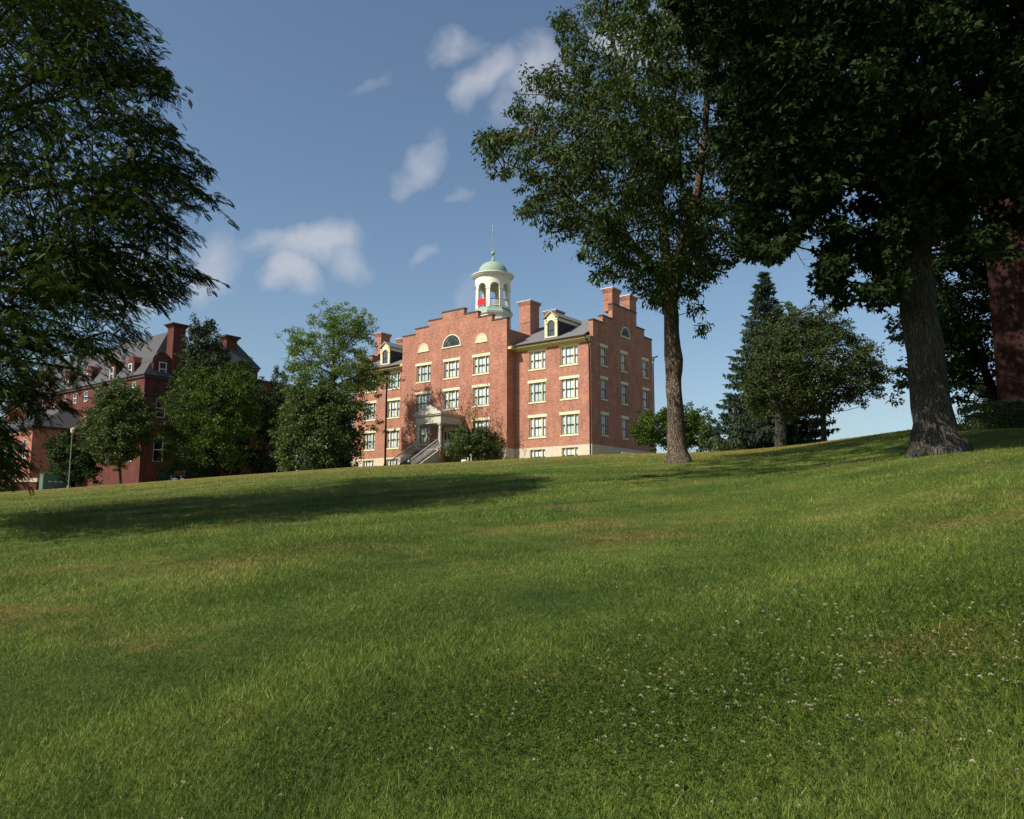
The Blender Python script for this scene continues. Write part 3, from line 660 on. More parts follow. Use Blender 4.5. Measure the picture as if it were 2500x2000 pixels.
# cupola on the pavilion roof
CU, CV = 16.35, 5.5; ccx, ccy = -CU, CV
q = MB(); q.lathe([(2.2, 21.5), (2.12, 24.55), (2.34, 24.7), (2.40, 24.86)], ccx, ccy, 8, R(22.5)); cup = q.build('cupola', M['white'], B)
q = MB(); q.lathe([(2.36, 24.865), (2.36, 24.93), (2.16, 25.1), (2.05, 25.42)], ccx, ccy, 8, R(22.5)); q.build('skirt', M['copper'], cup)
def drum():
    q = MB(); R0, R1 = 2.02, 1.80; zs, zt, zb = 27.62, 29.05, 25.43; hp = R(6.5); bay = R(45); n = 14
    def P_(a, r_, z): return (ccx + r_ * math.cos(a), ccy + r_ * math.sin(a), z)
    for k in range(8):
        ac = R(22.5) + k * bay    # centre of a pier
        q.add([P_(ac - hp, R0, zb), P_(ac + hp, R0, zb), P_(ac + hp, R0, zs), P_(ac - hp, R0, zs), P_(ac - hp, R1, zb), P_(ac + hp, R1, zb), P_(ac + hp, R1, zs), P_(ac - hp, R1, zs)],
              [(0, 1, 2, 3), (5, 4, 7, 6), (1, 5, 6, 2), (4, 0, 3, 7), (0, 4, 5, 1)])
        e = .05
        q.add([P_(ac - hp * 1.3, R0 + e, zs - .1), P_(ac + hp * 1.3, R0 + e, zs - .1), P_(ac + hp * 1.3, R0 + e, zs), P_(ac - hp * 1.3, R0 + e, zs), P_(ac - hp * 1.3, R1 - e, zs - .1), P_(ac + hp * 1.3, R1 - e, zs - .1), P_(ac + hp * 1.3, R1 - e, zs), P_(ac - hp * 1.3, R1 - e, zs)],
              [(0, 1, 2, 3), (5, 4, 7, 6), (1, 5, 6, 2), (4, 0, 3, 7), (0, 4, 5, 1), (3, 2, 6, 7)])
        q.add([P_(ac - hp, R0, zs), P_(ac + hp, R0, zs), P_(ac + hp, R0, zt), P_(ac - hp, R0, zt)], [(0, 1, 2, 3)])
        q.add([P_(ac - hp, R1, zs), P_(ac + hp, R1, zs), P_(ac + hp, R1, zt), P_(ac - hp, R1, zt)], [(3, 2, 1, 0)])
        wdt = bay - 2 * hp; rr = R0 * wdt / 2
        hs = [zs + math.sqrt(max(0, 1 - (2 * i_ / n - 1) ** 2)) * rr * 1.05 for i_ in range(n + 1)]
        for i_ in range(n):
            a0 = ac + hp + wdt * i_ / n; a1 = ac + hp + wdt * (i_ + 1) / n; h0, h1 = hs[i_], hs[i_ + 1]
            q.add([P_(a0, R0, h0), P_(a1, R0, h1), P_(a1, R0, zt), P_(a0, R0, zt), P_(a0, R1, h0), P_(a1, R1, h1), P_(a1, R1, zt), P_(a0, R1, zt)], [(0, 1, 2, 3), (5, 4, 7, 6), (0, 4, 5, 1)])
    return q
drum().build('arcade', M['white'], cup)
q = MB()
for k in range(4): q.lathe([(2.03, 28.42 + k * .15), (2.045, 28.42 + k * .15 + .001), (2.03, 28.56 + k * .15)], ccx, ccy, 48)
q.v = q.v; 
q = MB(); q.lathe([(1.0, 29.0), (2.1, 29.0), (2.12, 29.1), (2.28, 29.16), (2.38, 29.3), (2.44, 29.34), (2.44, 29.42), (1.9, 29.5), (1.0, 29.52)], ccx, ccy, 48); q.build('cornice', M['white'], cup, smooth=False)
q = MB(); q.lathe([(2.2, 29.46), (1.9, 29.56)] + [(1.72 * math.cos(a) ** .95, 29.6 + 1.55 * math.sin(a)) for a in np.linspace(0, R(84), 14)] + [(.26, 31.2), (.3, 31.26), (.2, 31.36), (.12, 31.6), (.05, 31.8), (.05, 31.95)] +
        [(max(.05, .24 * math.sin(a)), 32.17 - .24 * math.cos(a)) for a in np.linspace(.25, math.pi - .25, 9)] + [(.06, 32.45), (.035, 32.6), (.03, 34.6), (.05, 34.65), (.09, 34.8), (.05, 34.95), (.03, 35.0), (.08, 35.15), (.1, 35.25), (.04, 35.35), (.01, 35.75)], ccx, ccy, 40)
q.build('dome', M['copper'], cup, smooth=True)
q = MB(); q.tube([(ccx, ccy, 34.65), (ccx + .14, ccy - .1, 34.85), (ccx + .02, ccy, 35.0), (ccx - .1, ccy + .06, 34.9)], [.03, .035, .03, .015], 6); q.build('weather_vane', M['copper'], cup)
q = MB(); qq = MB()
for k in range(8):
    a0, a1 = R(22.5) + k * R(45) + R(7), R(22.5) + (k + 1) * R(45) - R(7)
    p0 = np.array([ccx + 1.93 * math.cos(a0), ccy + 1.93 * math.sin(a0), 0]); p1 = np.array([ccx + 1.93 * math.cos(a1), ccy + 1.93 * math.sin(a1), 0])
    q.tube([p0 + [0, 0, 25.62], p1 + [0, 0, 25.62]], [.045, .045], 4); qq.tube([p0 + [0, 0, 26.35], p1 + [0, 0, 26.35]], [.04, .04], 6)
    for i_ in range(1, 9): pp = p0 + (p1 - p0) * i_ / 9; q.tube([pp + [0, 0, 25.62], pp + [0, 0, 26.33]], [.018, .018], 4, False)
q.build('railing', M['white'], cup); qq.build('handrail', M['dkmetal'], cup)
q = MB(); q.lathe([(1.75, 25.40), (1.75, 25.44)], ccx, ccy, 24); q.build('deck', M['copper'], cup)
# red flag over the cupola railing
ka = R(22.5) + 5 * R(45)        # bay that looks towards the lawn on the left
best = None
for k in range(8):
    am = R(22.5) + k * R(45) + R(22.5); wv = bw(-(ccx + 2 * math.cos(am)), ccy + 2 * math.sin(am)); cc_ = bw(CU, CV)
    if wv[1] < cc_[1] - 1.0 and wv[0] < cc_[0] - .3: best = am if best is None or wv[1] < best[1] else best
    if best is am: best = (am, wv[1])
am = best[0]
fl = MB(); ca_, sa_ = math.cos(am), math.sin(am); tv = np.array([-sa_, ca_]); nx_, nz_ = 12, 8; vs = []
for i_ in range(nx_ + 1):
    for j_ in range(nz_ + 1):
        s0 = -.52 + 1.05 * i_ / nx_; zz = 26.38 - .72 * j_ / nz_ - .10 * math.sin(i_ * .9) * j_ / nz_; rr = 2.06 + .04 * math.sin(i_ * 1.4 + j_ * .3) * (.3 + j_ / nz_)
        vs.append((ccx + rr * ca_ + tv[0] * s0, ccy + rr * sa_ + tv[1] * s0, zz))
fs = [(i_ * (nz_ + 1) + j_, (i_ + 1) * (nz_ + 1) + j_, (i_ + 1) * (nz_ + 1) + j_ + 1, i_ * (nz_ + 1) + j_ + 1) for i_ in range(nx_) for j_ in range(nz_)]
c_, s_ = math.cos(ROT), math.sin(ROT)
fl.add([(OX + c_ * x - s_ * y, OY + s_ * x + c_ * y, z) for x, y, z in vs], fs)
fo = fl.build('flag', M['red'], None, smooth=True); tag(fo, 'red flag hanging over the railing in the left arch of the cupola', 'flag')

# porch
PB = MB(); u0, u1, vf = 14.75, 18.25, -4.8
PB.box(-u1, -u0, vf, -1.445, 8.72, 8.95); por = PB.build('porch', M['pavement'], B)
q = MB(); q.box(-u1, -u0, vf, -1.405, 11.57, 12.3); q.box(-u1 - .06, -u0 + .06, vf - .06, -1.405, 11.50, 11.569)
q.box(-u1 - .16, -u0 + .16, vf - .16, -1.405, 12.301, 12.42); q.box(-u1 - .24, -u0 + .24, vf - .24, -1.405, 12.421, 12.55)
q.build('entablature', M['porch'], por)
q = MB(); yy0, yy1 = vf - .05, vf + .2
for a, b_, z in ((14.85, 18.15, 12.75), (15.25, 17.75, 12.98), (15.65, 17.35, 13.18)): q.box(-b_, -a, yy0, yy1, (12.55 if z < 12.8 else z - .228) + .001, z)
q.box(-17.0, -16.0, yy0, yy1, 13.181, 13.36)
q.build('stepped_parapet', M['porch'], por)
for uu in (15.0, 18.0):
    for vv in (vf + .2, -1.62):
        q = MB(); q.box(-uu - .24, -uu + .24, vv - .24, vv + .24, 8.951, 9.1); q.lathe([(.2, 9.1), (.2, 9.2), (.165, 9.25), (.17, 10.2), (.145, 11.2), (.18, 11.28), (.2, 11.35)], -uu, vv, 20); q.box(-uu - .22, -uu + .22, vv - .22, vv + .22, 11.35, 11.499)
        q.build('column', M['porch'], por)
for uu in (15.0, 18.0):
    q = MB(); q.box(-uu - .28, -uu + .28, vf - .02, vf + .5, 5.8, 8.719); q.build('pier', M['brick'], por)
ns = 11; q = MB()
for k in range(ns):
    z1 = 8.95 - .19 * (k + 1) + .0; q.box(-17.75, -15.2, vf - .02 - .33 * (k + 1), vf - .021 - .33 * k, 5.9, z1)
q.build('stairs', M['step'], por)
q = MB()
for xx in (-17.95, -15.18): q.prism_x([(vf - .03, 5.8), (vf - .03, 8.7), (vf - 3.7, 6.6), (vf - 3.7, 5.8)][::-1], xx, xx + .18)
q.build('stair_cheek', M['stone'], por)
def rail(p0, p1, h=.85, n=10, mat='porch'):
    p0 = np.array(p0, float); p1 = np.array(p1, float); q = MB(); up = np.array([0, 0, h])
    q.tube([p0 + up, p1 + up], [.05, .05], 6); q.tube([p0 + up * .15, p1 + up * .15], [.03, .03], 4)
    for k in range(n + 1): pp = p0 + (p1 - p0) * k / n; q.tube([pp + up * .15, pp + up], [.022, .022], 4, False)
    return q.build('railing', M[mat], por)
rail((-15.1, vf - .1, 8.95), (-15.1, vf - 3.75, 6.75), .85, 22); rail((-17.85, vf - .1, 8.95), (-17.85, vf - 3.75, 6.75), .85, 22)
rail((-14.95, vf + .4, 8.95), (-14.95, -1.7, 8.95), .85, 14); rail((-18.05, vf + .4, 8.95), (-18.05, -1.7, 8.95), .85, 14)

# ------------------------------------------------------------------ left brick dormitory
OX2, OY2 = -45.2, 100.0
D2 = empty('brick_dormitory', (OX2, OY2, 0), ROT)
tag(D2, 'dark red brick building with grey hipped roofs behind the trees at the left', 'building')
def d2loc(px, py, plane='end', val=0.0):   # point on the end wall (x=val) or front (y=val) in local coordinates
    r_ = ray(px, py); c, s = math.cos(-ROT), math.sin(-ROT)
    o = np.array([-OX2, -OY2]); o = np.array([c * o[0] - s * o[1], s * o[0] + c * o[1]]); d = np.array([c * r_[0] - s * r_[1], s * r_[0] + c * r_[1]])
    tt = ((val - o[0]) / d[0]) if plane == 'end' else ((val - o[1]) / d[1])
    return o[0] + d[0] * tt, o[1] + d[1] * tt, CAMZ + r_[2] * tt
LB = 19.6
q = MB()
endrows = []
h_end = []
def hole_from(px0, py0, px1, py1, plane='end', val=0.0, wd=None):
    a = d2loc(px0, py0, plane, val); b_ = d2loc(px1, py1, plane, val)
    i_ = 1 if plane == 'end' else 0
    lo, hi = sorted((a[i_], b_[i_])); z0, z1 = sorted((a[2], b_[2])); return [lo, hi, z0, z1]
e1 = hole_from(379, 978, 405, 1024); e2 = hole_from(372, 1063, 399, 1126)
print('dorm holes', e1, e2, d2loc(364, 925), d2loc(620, 882), d2loc(545, 822), d2loc(413, 790), d2loc(455, 790), d2loc(388, 908), d2loc(403, 938))
wz = 1.3
y_w = (e1[0] + e1[1]) / 2
hE = [(y_w - wz / 2, y_w + wz / 2, 14.5, 16.9), (y_w - wz / 2, y_w + wz / 2, 9.0, 12.0)] + [(yy_, yy_ + 1.3, 14.5, 16.9) for yy_ in (6.5, 10.0, 13.2)] + [(yy_, yy_ + 1.3, 9.0, 12.0) for yy_ in (6.5, 10.0, 13.2)]
wall_mb(q, 0, 16.2, 3.5, LB, hE, lambda a, z, d: (-d, a, z), .4, [(10.2, 16.2, 22.6)])
front_xs = [2.0 + 3.1 * k for k in range(11)]
hF = [(x, x + 1.1, 17.6, 19.0) for x in front_xs] + [(x, x + 1.1, 13.2, 15.6) for x in front_xs] + [(x, x + 1.1, 9.0, 11.6) for x in front_xs]
wall_mb(q, .4, 40, 3.5, LB, hF, lambda a, z, d: (-a, d, z), .4)
q.box(-40, 0 - .4, 13.0, 13.4, 3.5, LB); q.box(-6, -.401, 15.8, 16.2, 3.5, 22.6); q.box(-6.4, -6, 10.2, 16.2, 3.5, 22.6); q.box(-6, -.401, 10.2, 10.6, LB, 22.6)
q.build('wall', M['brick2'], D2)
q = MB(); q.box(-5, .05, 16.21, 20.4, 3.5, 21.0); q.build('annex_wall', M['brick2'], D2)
q = MB(); q.box(-5.1, .14, 16.21, 20.5, 21.001, 21.25); q.build('annex_coping', M['coping'], D2)
q = MB(); q.box(-40, .18, -.18, -.001, 19.3, 19.65); q.box(.001, .2, -.001, 10.18, 19.3, 19.65); q.box(.001, .2, 10.19, 16.3, 22.3, 22.7); q.box(.001, .16, 0, 16.2, 17.2, 17.45)
q.build('cornice', M['dkmetal'], D2)
def hip(mb, x0, x1, y0, y1, z0, z1, ins):
    xa, xb = x0 + ins, x1 - ins; ym = (y0 + y1) / 2
    if xb < xa: xa = xb = (x0 + x1) / 2
    mb.add([(x0, y0, z0), (x1, y0, z0), (x1, y1, z0), (x0, y1, z0), (xa, ym, z1), (xb, ym, z1)], [(0, 1, 5, 4), (1, 2, 5), (2, 3, 4, 5), (3, 0, 4), (3, 2, 1, 0)])
q = MB(); hip(q, -40.3, .35, -.35, 9.0, 19.66, 26.2, 3.2)
hip(q, -6.6, .3, 9.9, 16.6, 22.71, 27.3, 3.0); q.build('roof', M['darkslate'], D2)
def rwin(parent, W, H, loc, rz, mats=('trimwhite', 'void'), nm='window'):
    fr = MB(); h2 = W / 2; f_ = .09
    fr.box(-h2, -h2 + f_, .0, .12, 0, H); fr.box(h2 - f_, h2, 0, .12, 0, H); fr.box(-h2 + f_, h2 - f_, 0, .12, H - f_, H); fr.box(-h2 + f_, h2 - f_, -.03, .12, 0, f_); fr.box(-h2 + f_, h2 - f_, .02, .1, H * .5 - .04, H * .5 + .04)
    o = fr.build(nm, M[mats[0]], parent, loc, rz)
    p_ = MB(); p_.add([(-h2 + f_, .06, f_), (h2 - f_, .06, f_), (h2 - f_, .06, H - f_), (-h2 + f_, .06, H - f_)], [(0, 1, 2, 3)]); p_.build('pane', M['darkglass'], o)
    v = MB(); v.box(-h2 + .001, h2 - .001, .2, .22, .0, H); v.build('blind', M[mats[1]], o); return o
first = {}
def rw_(W, H, x, y, z, rz, mats):
    k = (W, H, mats)
    if k not in first: first[k] = rwin(D2, W, H, (x, y, z), rz, mats)
    else: place(first[k], False, x, y, z, rz)
for a in hE: rw_(round(a[1] - a[0], 3), round(a[3] - a[2], 3), -.06, (a[0] + a[1]) / 2, a[2], R(90), ('trimwhite', 'void'))
for i_, a in enumerate(hF): rw_(round(a[1] - a[0], 3), round(a[3] - a[2], 3), -(a[0] + a[1]) / 2, .06, a[2], 0, ('trimwhite', 'teal' if i_ % 3 else 'curtain'))
# end wall dormer with a curved gable
yd = d2loc(395, 930)[1]
q = MB(); pts = [(yd - 1.25, 19.661), (yd + 1.25, 19.661), (yd + 1.25, 21.3)] + [(yd + 1.05 * math.cos(a), 21.5 + 1.1 * math.sin(a)) for a in np.linspace(.2, math.pi - .2, 12)] + [(yd - 1.25, 21.3)]
q.prism_x(pts, -2.8, .02); dm = q.build('dormer', M['brick2'], D2)
dw = rwin(dm, 1.0, 1.75, (.08, yd, 19.75), R(90))
q = MB(); pts = [(yd + 1.35 * math.cos(a), 21.25 + 1.55 * math.sin(a)) for a in np.linspace(0, math.pi, 14)]; inn = [(yd + 1.27 * math.cos(a), 21.25 + 1.45 * math.sin(a)) for a in np.linspace(math.pi, 0, 14)]
q.prism_x(pts + inn, -3.0, -.1); q.build('dormer_roof', M['darkslate'], dm)
for fx in (3.6, 8.2, 14.4, 20.5, 27, 33):
    q = MB(); q.box(-fx - .9, -fx + .9, -.02, 2.4, 19.661, 21.5); q.prism_y([(-fx - .9, 21.501), (-fx + .9, 21.501), (-fx + .5, 22.2), (-fx, 22.45), (-fx - .5, 22.2)][::-1], -.02, 2.4); dm = q.build('dormer', M['brick2'], D2)
    rwin(dm, .95, 1.6, (-fx, -.09, 19.8), 0, ('trimwhite', 'teal'))
yc0 = d2loc(413, 800)[1]; yc1 = d2loc(452, 800)[1]; zt = d2loc(425, 790)[2]
q = MB(); q.box(-1.2, .25, d2loc(422, 800)[1], yc1, 17, zt - .6)
for k in range(3): q.box(-1.2 - .1 * k, .25 + .1 * k, d2loc(422, 800)[1] - .1 * k, yc1 + .1 * k, zt - .6 + .15 * k + .001, zt - .6 + .15 * (k + 1))
o = q.build('chimney', M['brick2'], D2); q = MB(); q.box(-1.55, .6, d2loc(422, 800)[1] - .38, yc1 + .38, zt - .145, zt); q.build('cap', M['slate'], o)
yk0 = d2loc(566, 830)[1]; yk1 = d2loc(592, 830)[1]; zk = d2loc(580, 818)[2]
q = MB(); q.box(-2.6, -1.2, yk0, yk1, 22, zk - .5); q.box(-2.75, -1.05, yk0 - .15, yk1 + .15, zk - .5, zk - .25); o = q.build('chimney', M['brick2'], D2)
q = MB(); q.box(-2.95, -.85, yk0 - .35, yk1 + .35, zk - .249, zk); q.build('cap', M['slate'], o)
# projecting wing (left)
S2, P2 = 15.1, 6.2
hw_side = [(-4.3, -3.0, 9.6, 12.2), (-4.5, -3.1, 5.0, 7.9), (-2.2, -.9, 9.6, 12.2)]
q = MB()
wall_mb(q, -P2, -.002, 3, 13.8, hw_side, lambda a, z, d: (-S2 - d, a, z), .4)
hwf = [(S2 + 1.6, S2 + 2.7, 9.7, 12.2), (S2 + 4.4, S2 + 5.5, 9.7, 12.2), (S2 + 7.6, S2 + 8.7, 9.7, 12.2)]
wall_mb(q, S2 + .4, S2 + 14, 3, 13.8, hwf, lambda a, z, d: (-a, -P2 + d, z), .4)
q.box(-S2 - 14.01, -S2 - .001, -P2 - .05, -P2 - .002, 8.0, 8.15)
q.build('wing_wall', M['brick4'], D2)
for a in hw_side: rw_(round(a[1] - a[0], 3), round(a[3] - a[2], 3), -S2 - .06, (a[0] + a[1]) / 2, a[2], R(90), ('trimwhite', 'void'))
for a in hwf: rw_(round(a[1] - a[0], 3), round(a[3] - a[2], 3), -(a[0] + a[1]) / 2, -P2 + .06, a[2], 0, ('trimwhite', 'teal'))
q = MB(); hip(q, -S2 - 14.3, -S2 + .35, -P2 - .35, 5, 13.81, 17.0, 3.0); q.build('wing_roof', M['darkslate'], D2)
q = MB(); q.box(-S2 - 14.3, -S2 + .36, -P2 - .36, -P2 - .001, 13.5, 13.809); q.box(-S2 + .001, -S2 + .3, -P2, -.01, 13.5, 13.809); q.build('wing_cornice', M['slate'], D2)

# ------------------------------------------------------------------ right brick building
c0 = at(2438, 1010, 30.0); HR = empty('brick_house', (c0[0], c0[1], 0), R(-34))
tag(HR, 'tall dark brick house wall at the right edge in tree shade', 'building')
zb_ = gz(c0[0], c0[1])
q = MB(); wall_mb(q, 0, 8.5, zb_ - 1, zb_ + 11, [(5.2, 6.4, zb_ + 2.2, zb_ + 4.4), (5.2, 6.4, zb_ + 6.2, zb_ + 8.2)], lambda a, z, d: (a, d, z), .4)
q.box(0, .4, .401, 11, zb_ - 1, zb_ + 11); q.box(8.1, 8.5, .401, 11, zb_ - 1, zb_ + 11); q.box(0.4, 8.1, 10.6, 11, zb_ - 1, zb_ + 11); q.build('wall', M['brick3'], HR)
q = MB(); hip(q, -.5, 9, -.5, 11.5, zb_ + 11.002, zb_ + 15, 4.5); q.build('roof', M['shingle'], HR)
rwin(HR, 1.2, 2.2, (5.8, .08, zb_ + 2.2), 0); rwin(HR, 1.2, 2.0, (5.8, .08, zb_ + 6.2), 0)

# ------------------------------------------------------------------ vegetation
def in_poly(P, poly):
    x, y = P[:, 0], P[:, 1]; ins = np.zeros(len(P), bool); n = len(poly)
    for i_ in range(n):
        x0, y0 = poly[i_]; x1, y1 = poly[(i_ + 1) % n]
        c = ((y0 > y) != (y1 > y)); xi = (x1 - x0) * (y - y0) / ((y1 - y0) if y1 != y0 else 1e-9) + x0; ins ^= c & (x < xi)
    return ins
def edge_dist(P, poly):
    d = np.full(len(P), 1e9); n = len(poly)
    for i_ in range(n):
        a = np.array(poly[i_], float); b_ = np.array(poly[(i_ + 1) % n], float); ab = b_ - a
        t_ = np.clip(((P - a) @ ab) / (ab @ ab + 1e-9), 0, 1); d = np.minimum(d, np.linalg.norm(P - (a + t_[:, None] * ab), axis=1))
    return d
def sample_poly(g, poly, n, margin=0):
    A = np.array(poly, float); lo, hi = A.min(0), A.max(0); out = []
    tot_ = 0
    while tot_ < n:
        P = lo + g.random((n * 3, 2)) * (hi - lo); P = P[in_poly(P, poly)]
        if margin: P = P[edge_dist(P, poly) > margin]
        out.append(P); tot_ += len(P)
    return np.concatenate(out)[:n]
def rays(P, Y):
    a = (P[:, 0] - 1250) / FPX; b_ = -(P[:, 1] - 1000) / FPX
    d = np.stack([a, math.cos(PITCH) - b_ * math.sin(PITCH), math.sin(PITCH) + b_ * math.cos(PITCH)], -1)
    return np.array([0, 0, CAMZ]) + d * (Y / d[:, 1])[:, None]
def kites(c, d, nrm, Ls, Ws, fold=0.0):
    e = np.cross(d, nrm); e /= (np.linalg.norm(e, axis=-1, keepdims=True) + 1e-9)
    Ls = Ls[:, None]; Ws = Ws[:, None]
    V = np.stack([c, c + d * Ls * .45 + e * Ws * .5, c + d * Ls, c + d * Ls * .45 - e * Ws * .5], 1).reshape(-1, 3)
    return V, np.arange(len(V)).reshape(-1, 4)
def unit(v): return v / (np.linalg.norm(v, axis=-1, keepdims=True) + 1e-9)
def crown_from_poly(g, poly, Yc, depth, nclump, rsub, leaves_per, leaf, gap=.0, droop=.3, extra=None, flat=.65, aspect=.55, lobes=1, bias=0.0, shoots=.28, gapv=-.55):
    """leaf clumps fill the crown's volume; each clump is a ragged shell of leaf-sized faces"""
    S = FPX / Yc; P = sample_poly(g, poly, nclump, margin=rsub * S * .75)
    ed = edge_dist(P, poly) / S; Rm = max(ed.max(), .3); k = np.clip(ed / Rm, 0, 1)
    half = depth * np.sqrt(np.clip(1 - (1 - k) ** 2, .02, 1)); s = g.random(nclump) * 2 - 1; s = np.sign(s) * np.abs(s) ** .6
    C = rays(P, Yc + half * (s + bias * (s < 0) * s))
    fr = 2.2 / max(rsub, .3); ph = g.random(6) * 6.28      # open gaps between the boughs
    nz = np.sin(C[:, 0] * fr * .45 + ph[0] + 1.3 * np.sin(C[:, 2] * fr * .3 + ph[1])) * np.sin(C[:, 2] * fr * .55 + ph[2] + 1.2 * np.sin(C[:, 1] * fr * .4 + ph[3])) + .35 * np.sin(C[:, 1] * fr * .6 + ph[4])
    C = C[nz > gapv]; nmain = len(C)
    ne = int(nclump * shoots)                                # ragged shoots round the outline
    A_ = np.array(poly, float); k0 = g.integers(0, len(A_), ne); t0 = g.random((ne, 1)); E_ = A_[k0] * (1 - t0) + A_[(k0 + 1) % len(A_)] * t0; ce = A_.mean(0)
    E_ = E_ + unit(E_ - ce) * g.normal(size=(ne, 1)) * rsub * S * .55; C = np.concatenate([C, rays(E_, Yc + g.normal(size=ne) * depth * .3)])
    if extra is not None: C = np.concatenate([C, extra])
    n = len(C); r_ = rsub * (.6 + .8 * g.random(n)); r_[nmain:] *= .55; m_ = leaves_per
    d = unit(g.normal(size=(n, m_, 3))); rad = (g.random((n, m_, 1)) ** .45) * (1 + .25 * g.normal(size=(n, m_, 1)))
    thin = np.ones((n, m_), bool); thin[nmain:, int(m_ * .38):] = False
    off = d * rad * r_[:, None, None]; off[..., 2] = off[..., 2] * flat - rad[..., 0] ** 2 * r_[:, None] * droop * .3
    keep = thin.ravel(); c = (C[:, None] + off).reshape(-1, 3)[keep]; outd = unit(off).reshape(-1, 3)[keep]
    ld = unit(outd * .8 + g.normal(size=c.shape) * .6 + np.array([0, 0, -droop])); nm = unit(g.normal(size=c.shape) * .7 + np.array([0, 0, .8]) + outd * .4)
    Ls = leaf * (.6 + .8 * g.random(len(c)))
    if lobes == 3:
        e_ = unit(np.cross(ld, nm)); vs = []
        for an_, k_ in ((0, 1.0), (.9, .8), (-.9, .8)):
            vs.append(kites(c, unit(ld * math.cos(an_) + e_ * math.sin(an_)), nm, Ls * k_, Ls * k_ * .5)[0].reshape(-1, 4, 3))
        V = np.stack(vs, 1).reshape(-1, 3); F_ = np.arange(len(V)).reshape(-1, 4)
    else: V, F_ = kites(c, ld, nm, Ls, Ls * aspect)
    clump_var = np.repeat(g.random(n), m_)[keep]; var = np.repeat(np.clip(.55 * g.random(len(c)) + .45 * clump_var, 0, 1), lobes)
    return V, F_, var, C
def limb_tubes(mb, g, nodes, C, count, r0=.04, r1=.012, n=5, sag=.12):
    """twigs from the nearest skeleton node to crown clumps"""
    nodes = np.array(nodes); idx = g.permutation(len(C))[:count]
    for i_ in idx:
        c = C[i_]; dd = np.linalg.norm(nodes - c, axis=1) + np.clip(nodes[:, 2] - c[2], 0, 99) * 1.5; a = nodes[dd.argmin()]
        ln = np.linalg.norm(c - a)
        if ln < .05 or ln > 3.6: continue
        mid = (a + c) / 2 + np.array([g.normal() * .08, g.normal() * .08, -sag + .1]) * ln
        rr = r0 * min(1, .4 + ln / 4); mb.tube([a, (a * .6 + mid * .4) , mid, c], [rr, rr * .8, (rr + r1) / 2, r1], n, False)
def path(pts, sub=4):
    P = [np.array(p_, float) for p_ in pts]; out = []
    for i_ in range(len(P) - 1):
        p0 = P[max(i_ - 1, 0)]; p1 = P[i_]; p2 = P[i_ + 1]; p3 = P[min(i_ + 2, len(P) - 1)]
        for k in range(sub):
            t_ = k / sub; out.append(.5 * ((2 * p1) + (-p0 + p2) * t_ + (2 * p0 - 5 * p1 + 4 * p2 - p3) * t_ ** 2 + (-p0 + 3 * p1 - 3 * p2 + p3) * t_ ** 3))
    out.append(P[-1]); return out
def interp_r(r_, n): return list(np.interp(np.linspace(0, 1, n), np.linspace(0, 1, len(r_)), r_))
def tree(name, label, cat, base, limbs, poly, Yc, depth, nclump, rsub, lp, leaf, lmat, bmat, twigs=120, seed=1, droop=.3, group=None, extra=None, extra_nodes=None, flat=.65, aspect=.55, n=8, wob=0.0, twr=.04, lobes=1, bias=0.0, gapv=-.55, shoots=.28):
    g = np.random.default_rng(seed); root = empty(name, tuple(base)); tag(root, label, cat, group)
    V, F_, var, C = crown_from_poly(g, poly, Yc, depth, nclump, rsub, lp, leaf, droop=droop, extra=extra, flat=flat, aspect=aspect, lobes=lobes, bias=bias, gapv=gapv, shoots=shoots)
    bs = np.array(base)
    mb = MB(); nodes = []
    for k, (pts, rads) in enumerate(limbs):
        pp = path(pts, 5); rr = interp_r(rads, len(pp)); mb.tube(pp, rr, n if k else max(n, 16), True, wob if k == 0 else wob * .4); nodes += pp[2:]
    if twigs: limb_tubes(mb, g, nodes, C, twigs, twr)
    mb.v = [tuple(np.array(v) - bs) for v in mb.v]
    link('trunk', mb.mesh('trunk', True), bmat, root)
    link('crown', fast_mesh('crown', V - bs, F_, var, lmat), None, root)
    return root

